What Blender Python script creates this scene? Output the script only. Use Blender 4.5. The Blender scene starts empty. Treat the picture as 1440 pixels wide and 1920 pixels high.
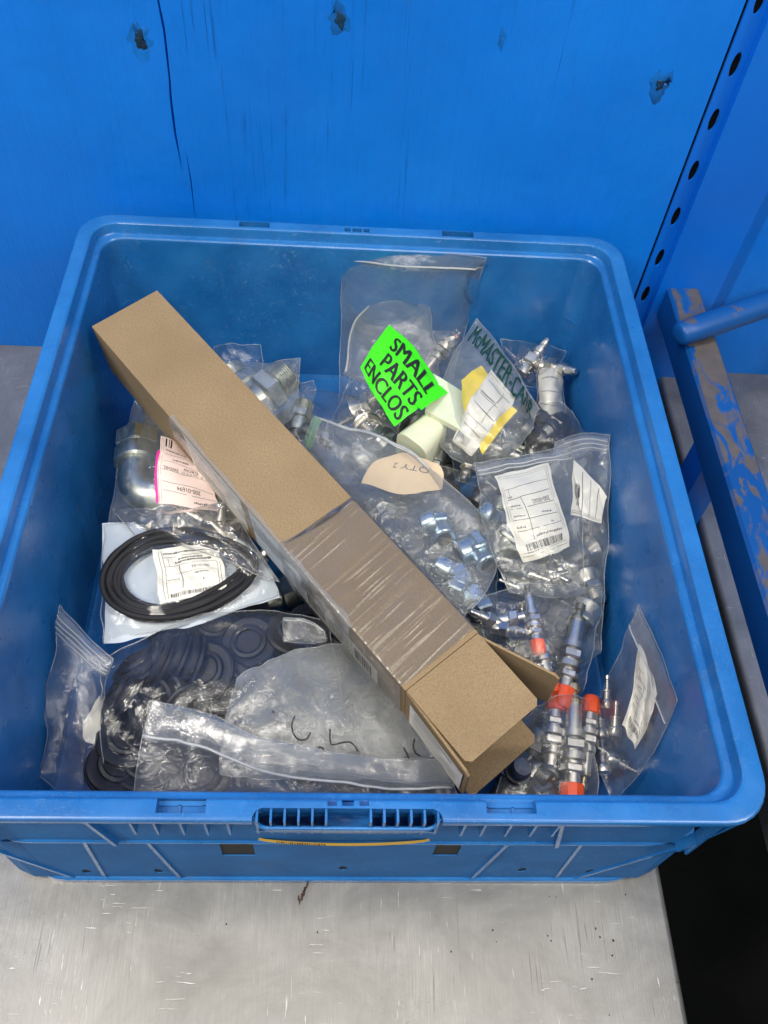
import bpy, bmesh, math, random
import numpy as np
from mathutils import Vector, Matrix, Euler

# ------------------------------------------------------------------ camera, world, lamps, exposure
scene = bpy.context.scene
COL = scene.collection
PI = math.pi
FPX, CAM = 1630.59, np.array([-0.0184, -0.5029, 0.8183])
CAM_ROT = (0.6259, -0.0652, -0.0129)
cam_data = bpy.data.cameras.new('camera')
cam = bpy.data.objects.new('camera', cam_data); COL.objects.link(cam)
cam.location = CAM; cam.rotation_euler = CAM_ROT
cam_data.sensor_fit = 'VERTICAL'; cam_data.sensor_height = 24.0; cam_data.lens = FPX / 1920 * 24.0
cam_data.clip_start = 0.01; cam_data.clip_end = 50
scene.camera = cam

world = bpy.data.worlds.new('World'); scene.world = world; world.use_nodes = True
bg = world.node_tree.nodes['Background']
bg.inputs[0].default_value = (0.90, 0.95, 1.0, 1); bg.inputs[1].default_value = 0.10

def lamp(name, loc, target, sx, sy, power, color):
    ld = bpy.data.lights.new(name, 'AREA'); ld.shape = 'RECTANGLE'; ld.size = sx; ld.size_y = sy
    ld.energy = power; ld.color = color
    o = bpy.data.objects.new(name, ld); COL.objects.link(o); o.location = loc
    d = Vector(target) - Vector(loc)
    o.rotation_euler = d.to_track_quat('-Z', 'Y').to_euler()
    return o
lamp('ceiling_lamp', (0.50, -0.30, 2.45), (0.1, -0.1, 0.1), 0.14, 1.3, 7, (1.0, 0.95, 0.87))
lamp('ceiling_lamp', (-1.4, -0.8, 2.4), (-0.1, 0.0, 0.1), 0.14, 1.6, 38, (1.0, 0.95, 0.87))
lamp('ceiling_lamp', (1.7, -0.9, 2.4), (0.1, 0.0, 0.1), 0.14, 1.6, 18, (1.0, 0.95, 0.87))
lamp('ceiling_lamp', (0.2, -2.0, 2.5), (0.0, 0.0, 0.2), 1.5, 0.14, 20, (1.0, 0.96, 0.90))

vs = scene.view_settings
vs.view_transform = 'Standard'; vs.look = 'None'; vs.gamma = 1.0; vs.exposure = 0.72; vs.use_curve_mapping = False
cy = scene.cycles
cy.use_adaptive_sampling = True; cy.adaptive_threshold = 0.025; cy.adaptive_min_samples = 24
cy.max_bounces = 10; cy.transparent_max_bounces = 32; cy.glossy_bounces = 3; cy.diffuse_bounces = 3
cy.transmission_bounces = 6; cy.use_denoising = True; cy.caustics_reflective = False; cy.caustics_refractive = False
try:
    cy.denoiser = 'OPENIMAGEDENOISE'; cy.denoising_input_passes = 'RGB_ALBEDO_NORMAL'; cy.denoising_prefilter = 'ACCURATE'
except Exception:
    pass
cy.sample_clamp_indirect = 6.0

# ------------------------------------------------------------------ geometry helpers
RM = np.array(Euler(CAM_ROT, 'XYZ').to_matrix())
def at(px, py, z):                       # point of the horizontal plane z that lies along that direction
    d = RM @ np.array([(px - 720) / FPX, -(py - 960) / FPX, -1.0])
    t = (z - CAM[2]) / d[2]
    return CAM + t * d
def proj(w):
    w = np.asarray(w); v = (w - CAM) @ RM
    return np.stack([720 + FPX * v[..., 0] / -v[..., 2], 960 - FPX * v[..., 1] / -v[..., 2]], -1)

MATS = {}
class MB:
    def __init__(s): s.v = []; s.f = []
    def add(s, vs, fs):
        b = len(s.v); s.v += [tuple(float(c) for c in p) for p in vs]; s.f += [tuple(b + i for i in f) for f in fs]; return s
    def box(s, x0, x1, y0, y1, z0, z1):
        return s.add([(x0,y0,z0),(x1,y0,z0),(x1,y1,z0),(x0,y1,z0),(x0,y0,z1),(x1,y0,z1),(x1,y1,z1),(x0,y1,z1)],
                     [(0,3,2,1),(4,5,6,7),(0,1,5,4),(1,2,6,5),(2,3,7,6),(3,0,4,7)])
    def hexa(s, pts):                    # 8 points: bottom ring then top ring
        return s.add(pts, [(0,3,2,1),(4,5,6,7),(0,1,5,4),(1,2,6,5),(2,3,7,6),(3,0,4,7)])
    def lathe(s, prof, n=24, closed=False):       # profile (x, r) round the X axis
        vs = []; fs = []
        for x, r in prof:
            for k in range(n):
                a = 2*PI*k/n; vs.append((x, r*math.cos(a), r*math.sin(a)))
        m = len(prof)
        for i in range(m if closed else m-1):
            j = (i+1) % m
            for k in range(n):
                fs.append((i*n+k, i*n+(k+1)%n, j*n+(k+1)%n, j*n+k))
        if not closed:
            if prof[0][1] > 1e-6: fs.append(tuple(range(n))[::-1])
            if prof[-1][1] > 1e-6: fs.append(tuple((m-1)*n+k for k in range(n)))
        return s.add(vs, fs)
    def hexprism(s, x0, x1, r, bev=0.12):
        h = (x1-x0); c = r*bev
        vs=[]; fs=[]
        prof = [(x0, r*0.86), (x0+c, r), (x1-c, r), (x1, r*0.86)]
        for i,(x,rr) in enumerate(prof):
            for k in range(6):
                a = PI/3*k; vs.append((x, rr*math.cos(a), rr*math.sin(a)))
        for i in range(3):
            for k in range(6): fs.append((i*6+k, i*6+(k+1)%6, (i+1)*6+(k+1)%6, (i+1)*6+k))
        fs.append(tuple(range(6))[::-1]); fs.append(tuple(18+k for k in range(6)))
        return s.add(vs, fs)
    def tube(s, path, rad, n=8, closed=False):
        P = [Vector(p) for p in path]; m = len(P); vs=[]; fs=[]
        rads = rad if hasattr(rad,'__len__') else [rad]*m
        up = Vector((0,0,1)); prev=None
        for i in range(m):
            a = P[(i-1)%m] if (closed or i>0) else P[0]; b = P[(i+1)%m] if (closed or i<m-1) else P[-1]
            t = (b-a).normalized()
            if prev is None:
                x = t.cross(up); x = t.cross(Vector((1,0,0))) if x.length<1e-4 else x
            else: x = prev - t*prev.dot(t)
            x.normalize(); prev = x; y = t.cross(x)
            for k in range(n):
                an=2*PI*k/n; vs.append(P[i]+rads[i]*(math.cos(an)*x+math.sin(an)*y))
        for i in range(m if closed else m-1):
            j=(i+1)%m
            for k in range(n): fs.append((i*n+k,i*n+(k+1)%n,j*n+(k+1)%n,j*n+k))
        if not closed: fs.append(tuple(range(n))[::-1]); fs.append(tuple((m-1)*n+k for k in range(n)))
        return s.add(vs, fs)
    def grid(s, P, flip=False):          # P: (rows, cols, 3)
        r,c,_ = P.shape; fs=[]
        for i in range(r-1):
            for j in range(c-1):
                q=(i*c+j,i*c+j+1,(i+1)*c+j+1,(i+1)*c+j); fs.append(q[::-1] if flip else q)
        return s.add(P.reshape(-1,3), fs)
    def mesh(s, name, smooth=False, ang=None):
        me = bpy.data.meshes.new(name); me.from_pydata(s.v, [], s.f); me.validate(); me.update()
        bm = bmesh.new(); bm.from_mesh(me); bmesh.ops.recalc_face_normals(bm, faces=bm.faces)
        if ang is not None:
            for f in bm.faces: f.smooth = True
            for e in bm.edges:
                if len(e.link_faces)==2 and e.calc_face_angle(0) > ang: e.smooth = False
        bm.to_mesh(me); bm.free()
        if smooth: me.polygons.foreach_set('use_smooth', [True]*len(me.polygons))
        return me

def tag(o, label=None, cat=None, group=None, kind=None):
    if label: o['label'] = label
    if cat: o['category'] = cat
    if group: o['group'] = group
    if kind: o['kind'] = kind
    return o
def link(name, me, mat, parent=None):
    o = bpy.data.objects.new(name, me); COL.objects.link(o)
    if mat is not None and len(me.materials) == 0: me.materials.append(MATS[mat] if isinstance(mat, str) else mat)
    if parent is not None: o.parent = parent
    return o
def obj(name, mb, mat, parent=None, smooth=False, ang=None):
    return link(name, mb.mesh(name, smooth, ang), mat, parent)
def empty(name, loc, label, cat, group=None):
    o = bpy.data.objects.new(name, None); COL.objects.link(o); o.location = loc; o.empty_display_size = 0.01
    return tag(o, label, cat, group)
def local(mb, o):                        # world-space builder -> local to an (unrotated) parent
    l = o.location; mb.v = [(x-l.x, y-l.y, z-l.z) for x,y,z in mb.v]; return mb

def cut(o, cutters):
    for c in cutters:
        me = c.mesh('cutter'); co = bpy.data.objects.new('cutter', me); COL.objects.link(co)
        m = o.modifiers.new('b','BOOLEAN'); m.operation='DIFFERENCE'; m.solver='EXACT'; m.object=co
    dg = bpy.context.evaluated_depsgraph_get()
    me = bpy.data.meshes.new_from_object(o.evaluated_get(dg))
    tmp = [m.object for m in o.modifiers]; o.modifiers.clear(); o.data = me
    for t in tmp: bpy.data.objects.remove(t)

# numpy noise
_pr = np.random.RandomState(7); _tab = _pr.rand(256, 256)
def vn(x, y, seed=0):
    x = np.asarray(x) + seed*17.31; y = np.asarray(y) + seed*9.77
    xi = np.floor(x).astype(int); yi = np.floor(y).astype(int); fx = x-xi; fy = y-yi
    fx = fx*fx*(3-2*fx); fy = fy*fy*(3-2*fy)
    g = lambda a,b: _tab[a%256, b%256]
    return (g(xi,yi)*(1-fx)+g(xi+1,yi)*fx)*(1-fy)+(g(xi,yi+1)*(1-fx)+g(xi+1,yi+1)*fx)*fy
def tri(t): return np.abs((t % 1.0) - 0.5)*2
def crumple(x, y, seed, L=0.03):
    """faceted creases: folded sheet, metres in, about -1..1 out"""
    rs = np.random.RandomState(seed); h = np.zeros_like(x)
    wx = x + 0.6*L*(vn(x/L*0.9, y/L*0.9, seed+3)-.5); wy = y + 0.6*L*(vn(x/L*0.9, y/L*0.9, seed+5)-.5)
    for k in range(5):
        a = rs.rand()*PI; l = L*(0.7+1.8*rs.rand())
        m = np.clip(vn(x/(L*1.6), y/(L*1.6), seed+11+k)*2.2-0.6, 0, 1)
        h += m*(tri((wx*math.cos(a)+wy*math.sin(a))/l+rs.rand())-.5)*(l/L)*0.55
    h += 0.8*(vn(x/L*0.6, y/L*0.6, seed+29)-.5)
    return h

# ------------------------------------------------------------------ materials
def newmat(name):
    m = bpy.data.materials.new(name); m.use_nodes = True; MATS[name] = m
    nt = m.node_tree; nt.nodes.clear()
    out = nt.nodes.new('ShaderNodeOutputMaterial')
    return m, nt, out
def nd(nt, typ, props=None, **ins):
    n = nt.nodes.new('ShaderNode'+typ)
    for k,v in (props or {}).items(): setattr(n, k, v)
    for k,v in ins.items():
        s = n.inputs[int(k[1:])] if k[0]=='i' and k[1:].isdigit() else n.inputs[k.replace('_',' ')]
        if hasattr(v, 'is_output') or isinstance(v, bpy.types.NodeSocket): nt.links.new(v, s)
        else: s.default_value = v
    return n
def rgb(r,g,b):                           # sRGB 0-255 -> linear
    f = lambda c: (c/255/12.92 if c/255<=0.04045 else ((c/255+0.055)/1.055)**2.4)
    return (f(r),f(g),f(b),1)
def ramp(nt, fac, stops):
    r = nt.nodes.new('ShaderNodeValToRGB'); e = r.color_ramp.elements
    while len(e) < len(stops): e.new(0.5)
    for el,(p,c) in zip(e, stops): el.position=p; el.color = c if hasattr(c,'__len__') else (c,c,c,1)
    nt.links.new(fac, r.inputs[0]); return r.outputs[0]
def mixc(nt, fac, a, b, mode='MIX'):
    m = nt.nodes.new('ShaderNodeMix'); m.data_type='RGBA'; m.blend_type=mode
    for s,v in ((m.inputs[0],fac),(m.inputs[6],a),(m.inputs[7],b)):
        if isinstance(v, bpy.types.NodeSocket): nt.links.new(v,s)
        else: s.default_value = v
    return m.outputs[2]
def math_(nt, op, a, b=0.0, clamp=False):
    m = nt.nodes.new('ShaderNodeMath'); m.operation=op; m.use_clamp=clamp
    for s,v in zip(m.inputs,(a,b)):
        if isinstance(v, bpy.types.NodeSocket): nt.links.new(v,s)
        else: s.default_value=v
    return m.outputs[0]
def coords(nt, scale=(1,1,1), rot=(0,0,0), kind='Object'):
    tc = nt.nodes.new('ShaderNodeTexCoord')
    mp = nd(nt,'Mapping'); nt.links.new(tc.outputs[kind], mp.inputs[0])
    mp.inputs['Scale'].default_value = scale; mp.inputs['Rotation'].default_value = rot
    return mp.outputs[0]
def noise(nt, vec, scale, detail=4, rough=.55, dist=0):
    return nd(nt,'TexNoise',Vector=vec,Scale=scale,Detail=detail,Roughness=rough,Distortion=dist).outputs[0]
def bump(nt, h, strength, dist=0.001, normal=None):
    b = nd(nt,'Bump',Height=h,Strength=strength,Distance=dist)
    if normal is not None: nt.links.new(normal, b.inputs['Normal'])
    return b.outputs[0]
def principled(nt, out, **ins):
    p = nd(nt,'BsdfPrincipled',**ins); nt.links.new(p.outputs[0], out.inputs[0]); return p

def plain(name, col, rough=.5, metal=0.0, bmp=0.0, bscale=200, var=0.0, **kw):
    m,nt,out = newmat(name); v = coords(nt)
    c = col
    if var:
        c = mixc(nt, ramp(nt, noise(nt,v,bscale*.3,5), [(.3,0),(.7,1)]), tuple(x*(1-var) for x in col[:3])+(1,), tuple(min(1,x*(1+var)) for x in col[:3])+(1,))
    p = principled(nt,out,Base_Color=c,Roughness=rough,Metallic=metal,**kw)
    if bmp: nt.links.new(bump(nt, noise(nt,v,bscale,4), bmp), p.inputs['Normal'])
    return m

def make_materials():
    # blue tote plastic: satin, scuffed
    m,nt,out = newmat('tote_plastic'); v = coords(nt)
    sc = noise(nt, coords(nt,(14,70,14),(0,0,.5)), 12, 6, .7, .6)
    sc2 = noise(nt, coords(nt,(90,14,30),(0,0,-.3)), 10, 5, .7, .3)
    big = noise(nt, v, 7, 4)
    scuff = math_(nt,'MULTIPLY', ramp(nt, math_(nt,'MAXIMUM',sc,sc2), [(.58,0),(.76,1)]), ramp(nt,big,[(.36,0),(.6,1)]))
    base = mixc(nt, ramp(nt,noise(nt,v,16,5),[(.3,0),(.75,1)]), rgb(20,94,160), rgb(42,120,190))
    base = mixc(nt, math_(nt,'MULTIPLY',ramp(nt,noise(nt,v,26,6,.7),[(.58,0),(.8,1)]),.35), base, rgb(84,104,122))
    base = mixc(nt, math_(nt,'MULTIPLY',scuff,.55), base, rgb(140,176,208))
    p = principled(nt,out,Base_Color=base,Roughness=ramp(nt,noise(nt,v,40,4),[(.3,.24),(.7,.40)]))
    p.inputs['Coat Weight'].default_value=.28; p.inputs['Coat Roughness'].default_value=.16
    h = math_(nt,'ADD', math_(nt,'MULTIPLY',noise(nt,v,420,3),.35), math_(nt,'MULTIPLY',sc2,.4))
    nt.links.new(bump(nt,h,.16,.0008), p.inputs['Normal'])
    m2 = m.copy(); m2.name='tote_plastic_grained'; MATS['tote_plastic_grained']=m2
    for n_ in m2.node_tree.nodes:
        if n_.type=='BSDF_PRINCIPLED':
            n_.inputs['Coat Weight'].default_value=0; n_.inputs['Specular IOR Level'].default_value=.35
            for l_ in list(n_.inputs['Roughness'].links): m2.node_tree.links.remove(l_)
            n_.inputs['Roughness'].default_value=.6
    # blue painted plywood
    m,nt,out = newmat('painted_plywood'); v = coords(nt)
    gr = noise(nt, coords(nt,(120,120,3.0)), 1.0, 6, .65, 1.4)
    tcx = nt.nodes.new('ShaderNodeTexCoord'); sxx = nd(nt,'SeparateXYZ'); nt.links.new(tcx.outputs['Object'], sxx.inputs[0])
    wx = math_(nt,'ABSOLUTE', math_(nt,'ADD', sxx.outputs[0], math_(nt,'ADD', .112, math_(nt,'MULTIPLY',math_(nt,'SUBTRACT',noise(nt,v,9,3),.5),.12))))
    zone = math_(nt,'MULTIPLY', math_(nt,'MAXIMUM', ramp(nt, wx, [(.02,1),(.06,0)]), ramp(nt, noise(nt,coords(nt,(3.4,3.4,1.5)),1.3,3), [(.58,0),(.72,.8)])), ramp(nt,noise(nt,v,14,3),[(.4,.2),(.6,1)]))
    crk = math_(nt,'MULTIPLY', ramp(nt, noise(nt,coords(nt,(330,330,5)),1.0,4,.6,.3),[(.62,0),(.70,1)]), zone)
    big = noise(nt,v,3.2,5,.6)
    base = mixc(nt, ramp(nt,big,[(.3,0),(.72,1)]), rgb(0,108,212), rgb(8,128,236))
    base = mixc(nt, math_(nt,'MULTIPLY',ramp(nt,noise(nt,v,9,6,.7),[(.62,0),(.8,1)]),.3), base, rgb(20,90,150))
    base = mixc(nt, math_(nt,'MULTIPLY',crk,.6), base, rgb(2,50,120))
    p = principled(nt,out,Base_Color=base,Roughness=ramp(nt,noise(nt,v,22,4),[(.3,.34),(.7,.54)]))
    h = math_(nt,'SUBTRACT', math_(nt,'ADD',math_(nt,'MULTIPLY',gr,.8),math_(nt,'MULTIPLY',noise(nt,v,55,4),.5)), math_(nt,'MULTIPLY',crk,1.2))
    nt.links.new(bump(nt,h,.6,.0022), p.inputs['Normal'])
    # blue painted steel, worn along the edges to grey-brown
    for nm,lo,hi in (('painted_steel',.72,.8),('painted_bar',.60,.66),('worn_paint_steel',.49,.55)):
        m,nt,out = newmat(nm); v = coords(nt)
        w = ramp(nt, noise(nt,coords(nt,(1,.45,1)),34,6,.6,.9), [(lo,0),(hi,1)])
        base = mixc(nt, ramp(nt,noise(nt,v,5,4),[(.3,0),(.7,1)]), rgb(0,98,204), rgb(4,114,224))
        if nm!='painted_steel':
            g = nt.nodes.new('ShaderNodeNewGeometry'); sx = nd(nt,'SeparateXYZ'); nt.links.new(g.outputs['Normal'], sx.inputs[0])
            w = math_(nt,'MULTIPLY', w, ramp(nt, sx.outputs[2], [(.6,0),(.85,1)]))
            base = mixc(nt, ramp(nt,noise(nt,v,5,4),[(.3,0),(.7,1)]), rgb(2,66,132), rgb(12,84,156))
        bare = mixc(nt, noise(nt,v,60,5), rgb(66,64,66), rgb(104,98,96))
        p = principled(nt,out,Base_Color=mixc(nt,w,base,bare),Roughness=ramp(nt,w,[(0,.42),(1,.6)]))
        nt.links.new(bump(nt, math_(nt,'SUBTRACT',math_(nt,'MULTIPLY',noise(nt,v,90,4),.3),w), .35,.0006), p.inputs['Normal'])
    # brushed, scratched stainless steel
    m,nt,out = newmat('stainless_steel'); v = coords(nt)
    brush = math_(nt,'MULTIPLY', math_(nt,'ADD', noise(nt, coords(nt,(900,34,1),(0,0,.05)), 1.0, 4, .65, .5), noise(nt, coords(nt,(760,26,1),(0,0,-.13)), 1.0, 4, .65, .5)), .5)
    def scr(sx,sy,rot,lo,hi,z): return math_(nt,'MULTIPLY', ramp(nt, noise(nt, coords(nt,(sx,sy,1),(0,0,rot)), 1.0, 2, .5, .35), [(lo,0),(hi,1)]), ramp(nt,noise(nt,v,z,3),[(.54,0),(.66,1)]))
    s1 = scr(420,10,-.22,.66,.69,7); s2 = math_(nt,'MAXIMUM', scr(380,9,.30,.66,.69,9), scr(460,16,.08,.66,.69,11))
    s3 = math_(nt,'MAXIMUM', scr(40,420,.25,.66,.70,16), scr(420,40,.5,.67,.70,14))
    s4 = math_(nt,'MAXIMUM', s3, scr(520,26,-.05,.66,.70,12))
    blot = noise(nt,v,11,6,.68,.8)
    base = mixc(nt, ramp(nt,blot,[(.3,0),(.7,1)]), (.20,.198,.19,1), (.40,.395,.38,1))
    base = mixc(nt, ramp(nt,brush,[(.40,.6),(.60,0)]), base, (.25,.245,.235,1))
    s5 = ramp(nt, noise(nt, coords(nt,(55,55,1)), 1.0, 2, .5, 2.5), [(.492,0),(.4995,1),(.5005,1),(.508,0)])
    s6 = math_(nt,'MULTIPLY', s5, ramp(nt,noise(nt,v,9,3),[(.50,0),(.62,1)]))
    base = mixc(nt, math_(nt,'MULTIPLY',math_(nt,'MAXIMUM',s1,s2),.65), base, (.15,.145,.14,1))
    base = mixc(nt, math_(nt,'MULTIPLY',s6,.6), base, (.16,.155,.15,1))
    base = mixc(nt, math_(nt,'MULTIPLY',s4,.7), base, (.78,.77,.74,1))
    speck = nd(nt,'TexVoronoi',Vector=v,Scale=26.0)
    sp = math_(nt,'MULTIPLY', ramp(nt,speck.outputs['Distance'],[(.012,1),(.025,0)]), ramp(nt,noise(nt,v,9,3),[(.52,0),(.6,1)]))
    base = mixc(nt, sp, base, (.03,.028,.025,1))
    rough = ramp(nt, math_(nt,'ADD',math_(nt,'MULTIPLY',brush,.5),math_(nt,'MULTIPLY',blot,.5)), [(.3,.34),(.7,.50)])
    rough = math_(nt,'ADD',rough,math_(nt,'MULTIPLY',sp,.4))
    p = principled(nt,out,Base_Color=base,Roughness=rough,Metallic=math_(nt,'SUBTRACT',.72,math_(nt,'MULTIPLY',sp,.7)))
    h = math_(nt,'SUBTRACT',math_(nt,'MULTIPLY',brush,.6),math_(nt,'MULTIPLY',math_(nt,'MAXIMUM',math_(nt,'MAXIMUM',s1,s2),s4),.6))
    nt.links.new(bump(nt,h,.45,.0007), p.inputs['Normal'])
    # cardboard
    m,nt,out = newmat('cardboard'); v = coords(nt)
    fib = noise(nt, coords(nt,(1,.6,1)), 800, 5, .65); spots = noise(nt,v,1500,3,.6)
    base = mixc(nt, ramp(nt,noise(nt,v,14,5),[(.25,0),(.75,1)]), rgb(140,119,87), rgb(158,136,102))
    base = mixc(nt, ramp(nt,fib,[(.36,.55),(.58,0)]), base, rgb(120,95,64))
    base = mixc(nt, ramp(nt,spots,[(.68,0),(.76,.5)]), base, rgb(206,178,138))
    p = principled(nt,out,Base_Color=base,Roughness=.88)
    corr = nd(nt,'TexWave',dict(wave_type='BANDS',bands_direction='Y'),Vector=coords(nt),Scale=52.0,Distortion=.4)
    h = math_(nt,'ADD',math_(nt,'MULTIPLY',fib,.5),math_(nt,'MULTIPLY',corr.outputs[1],.10))
    nt.links.new(bump(nt,h,.22,.0006), p.inputs['Normal'])
    # metals
    def metal(nm, a, b, r0, r1, bs=120):
        m,nt,out = newmat(nm); v = coords(nt)
        base = mixc(nt, ramp(nt,noise(nt,v,bs,5,.6),[(.3,0),(.7,1)]), a, b)
        p = principled(nt,out,Base_Color=base,Metallic=1.0,Roughness=ramp(nt,noise(nt,v,bs*1.5,4),[(.3,r0),(.7,r1)]))
        nt.links.new(bump(nt,noise(nt,v,bs*4,3),.06,.0004), p.inputs['Normal'])
    metal('zinc', (.44,.46,.42,1), (.60,.62,.56,1), .30, .46)
    metal('blue_zinc', (.40,.50,.56,1), (.60,.70,.75,1), .24, .38)
    metal('nickel', (.60,.57,.51,1), (.74,.71,.65,1), .26, .42)
    metal('brass', (.62,.46,.24,1), (.74,.60,.36,1), .18, .3)
    metal('dark_steel', (.13,.13,.128,1), (.22,.218,.21,1), .34, .52)
    plain('shade_grease_black', (.012,.012,.012,1), .7)  # near-black that paints shade inside holes; also colours the grease specks
    plain('rubber', (.010,.010,.012,1), .72, bmp=.15, bscale=160, var=.25)
    plain('navy_rubber', (.005,.006,.012,1), .55, bmp=.12, bscale=120, var=.25)
    plain('orange_cap', rgb(236,88,44), .42, var=.1, bmp=.05)
    plain('nylon', rgb(222,226,196), .38, var=.05, Subsurface_Weight=.3, Subsurface_Scale=.01)
    plain('paper', rgb(226,222,208), .8, bmp=.12, bscale=160, var=.04)
    plain('pink_paper', rgb(240,216,206), .8, bmp=.1, bscale=160, var=.03)
    plain('cream_paper', rgb(226,200,160), .8, bmp=.1, bscale=160, var=.04)
    plain('white_poly', rgb(196,206,214), .45, bmp=.25, bscale=60, var=.05)
    plain('magenta', rgb(226,40,150), .6)
    plain('yellow', rgb(246,216,0), .5, var=.05)
    plain('green_sticker', rgb(70,246,20), .5, var=.03, bmp=.05)
    plain('ink', (.012,.012,.013,1), .6)
    plain('faint_ink', (.16,.155,.15,1), .7)
    plain('green_ink', (.006,.045,.028,1), .45)
    plain('floor_dark', (.012,.013,.011,1), .75, bmp=.2, bscale=40, var=.4)
    plain('knot', (.004,.03,.07,1), .45, bmp=.8, bscale=90, var=.8)
    plain('knot_stain', (.002,.14,.52,1), .45, bmp=.9, bscale=60, var=.5)
    plain('rust', (.06,.032,.016,1), .8, bmp=.5, bscale=200, var=.6)
    plain('label_yellow', rgb(232,186,60), .5)
    plain('flute', rgb(120,92,60), .95, bmp=.5, bscale=300, var=.3)
    # clear films
    def film(nm, haze, tint=(1,1,1), rough=.11, hz=(.72,.74,.73), spec=1.0, bs=70, bst=.35, crink=.5):
        m,nt,out = newmat(nm); v = coords(nt)
        h = math_(nt,'ADD', math_(nt,'MULTIPLY',noise(nt,v,bs,4,.6,1.2),1.0), math_(nt,'MULTIPLY',noise(nt,v,bs*4,3,.6,.6),.25))
        vw = nd(nt,'TexVoronoi',Vector=nd(nt,'VectorMath',dict(operation='ADD'),i0=v,i1=nd(nt,'VectorMath',dict(operation='SCALE'),i0=nd(nt,'TexNoise',Vector=v,Scale=45.0).outputs[1],Scale=.018).outputs[0]).outputs[0],Scale=95.0)
        h = math_(nt,'ADD',h,math_(nt,'MULTIPLY',math_(nt,'MULTIPLY',vw.outputs['Distance'],ramp(nt,noise(nt,v,16,3),[(.42,0),(.6,1)])),crink))
        n = bump(nt,h,bst,.004)
        tr = nd(nt,'BsdfTransparent',Color=tuple(.975*t for t in tint)+(1,))
        df = nd(nt,'BsdfDiffuse',Color=hz+(1,),Normal=n); tl = nd(nt,'BsdfTranslucent',Color=hz+(1,),Normal=n)
        mx = nd(nt,'MixShader',i0=.45); nt.links.new(df.outputs[0],mx.inputs[1]); nt.links.new(tl.outputs[0],mx.inputs[2])
        hm = nd(nt,'MixShader',i0=math_(nt,'MULTIPLY',ramp(nt,noise(nt,v,24,4),[(.25,.55),(.8,1.5)]),haze))
        nt.links.new(tr.outputs[0],hm.inputs[1]); nt.links.new(mx.outputs[0],hm.inputs[2])
        gl = nd(nt,'BsdfGlossy',Color=(1,1,1,1),Roughness=rough,Normal=n)
        lw = nd(nt,'LayerWeight',Blend=.5,Normal=n)
        fr = math_(nt,'ADD',math_(nt,'MULTIPLY',math_(nt,'POWER',lw.outputs['Facing'],3.5),.75),.05)
        fin = nd(nt,'MixShader',i0=math_(nt,'MULTIPLY',fr,spec,True))
        nt.links.new(hm.outputs[0],fin.inputs[1]); nt.links.new(gl.outputs[0],fin.inputs[2])
        nt.links.new(fin.outputs[0],out.inputs[0])
    film('film_thin', .035, rough=.10, spec=1.0, hz=(.42,.46,.52), crink=.45)
    film('film_clear', .04, rough=.09, spec=1.2, crink=1.3, hz=(.66,.67,.65))
    film('film_soft', .085, rough=.15, hz=(.64,.66,.65))
    film('film_veil', .15, rough=.15, hz=(.60,.64,.62), crink=.8)
    film('film_cloud', .34, rough=.18, hz=(.50,.52,.51), crink=.12)
    film('film_crisp', .07, rough=.08, spec=2.0, bs=55, bst=.6, crink=2.2, hz=(.7,.68,.62))
    film('film_grey', .22, crink=1.6, rough=.12, hz=(.66,.70,.70))
    film('film_dense', .55, rough=.25, hz=(.52,.53,.52))
    film('film_milky', .17, rough=.2)
    film('film_zip', .22, rough=.16, bst=.2)
    film('film_zip_line', .62, rough=.2, bst=.1, hz=(.86,.88,.88))
    film('film_edge_glint', .30, rough=.15, bst=.1, hz=(.80,.82,.82), crink=.0)  # pale haze that paints the glint of film edges
    film('film_ribs', .20, rough=.2, bst=.12, hz=(.56,.62,.68))
    film('film_green_zip', .55, rough=.2, bst=.2, hz=(.42,.66,.46))
    film('film_wrap', .14, tint=(.84,.84,.84), rough=.26, hz=(.50,.50,.49), bs=40, bst=.12, spec=.8, crink=.1)
    film('film_label', .10, rough=.1, bst=.15)
make_materials()

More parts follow.
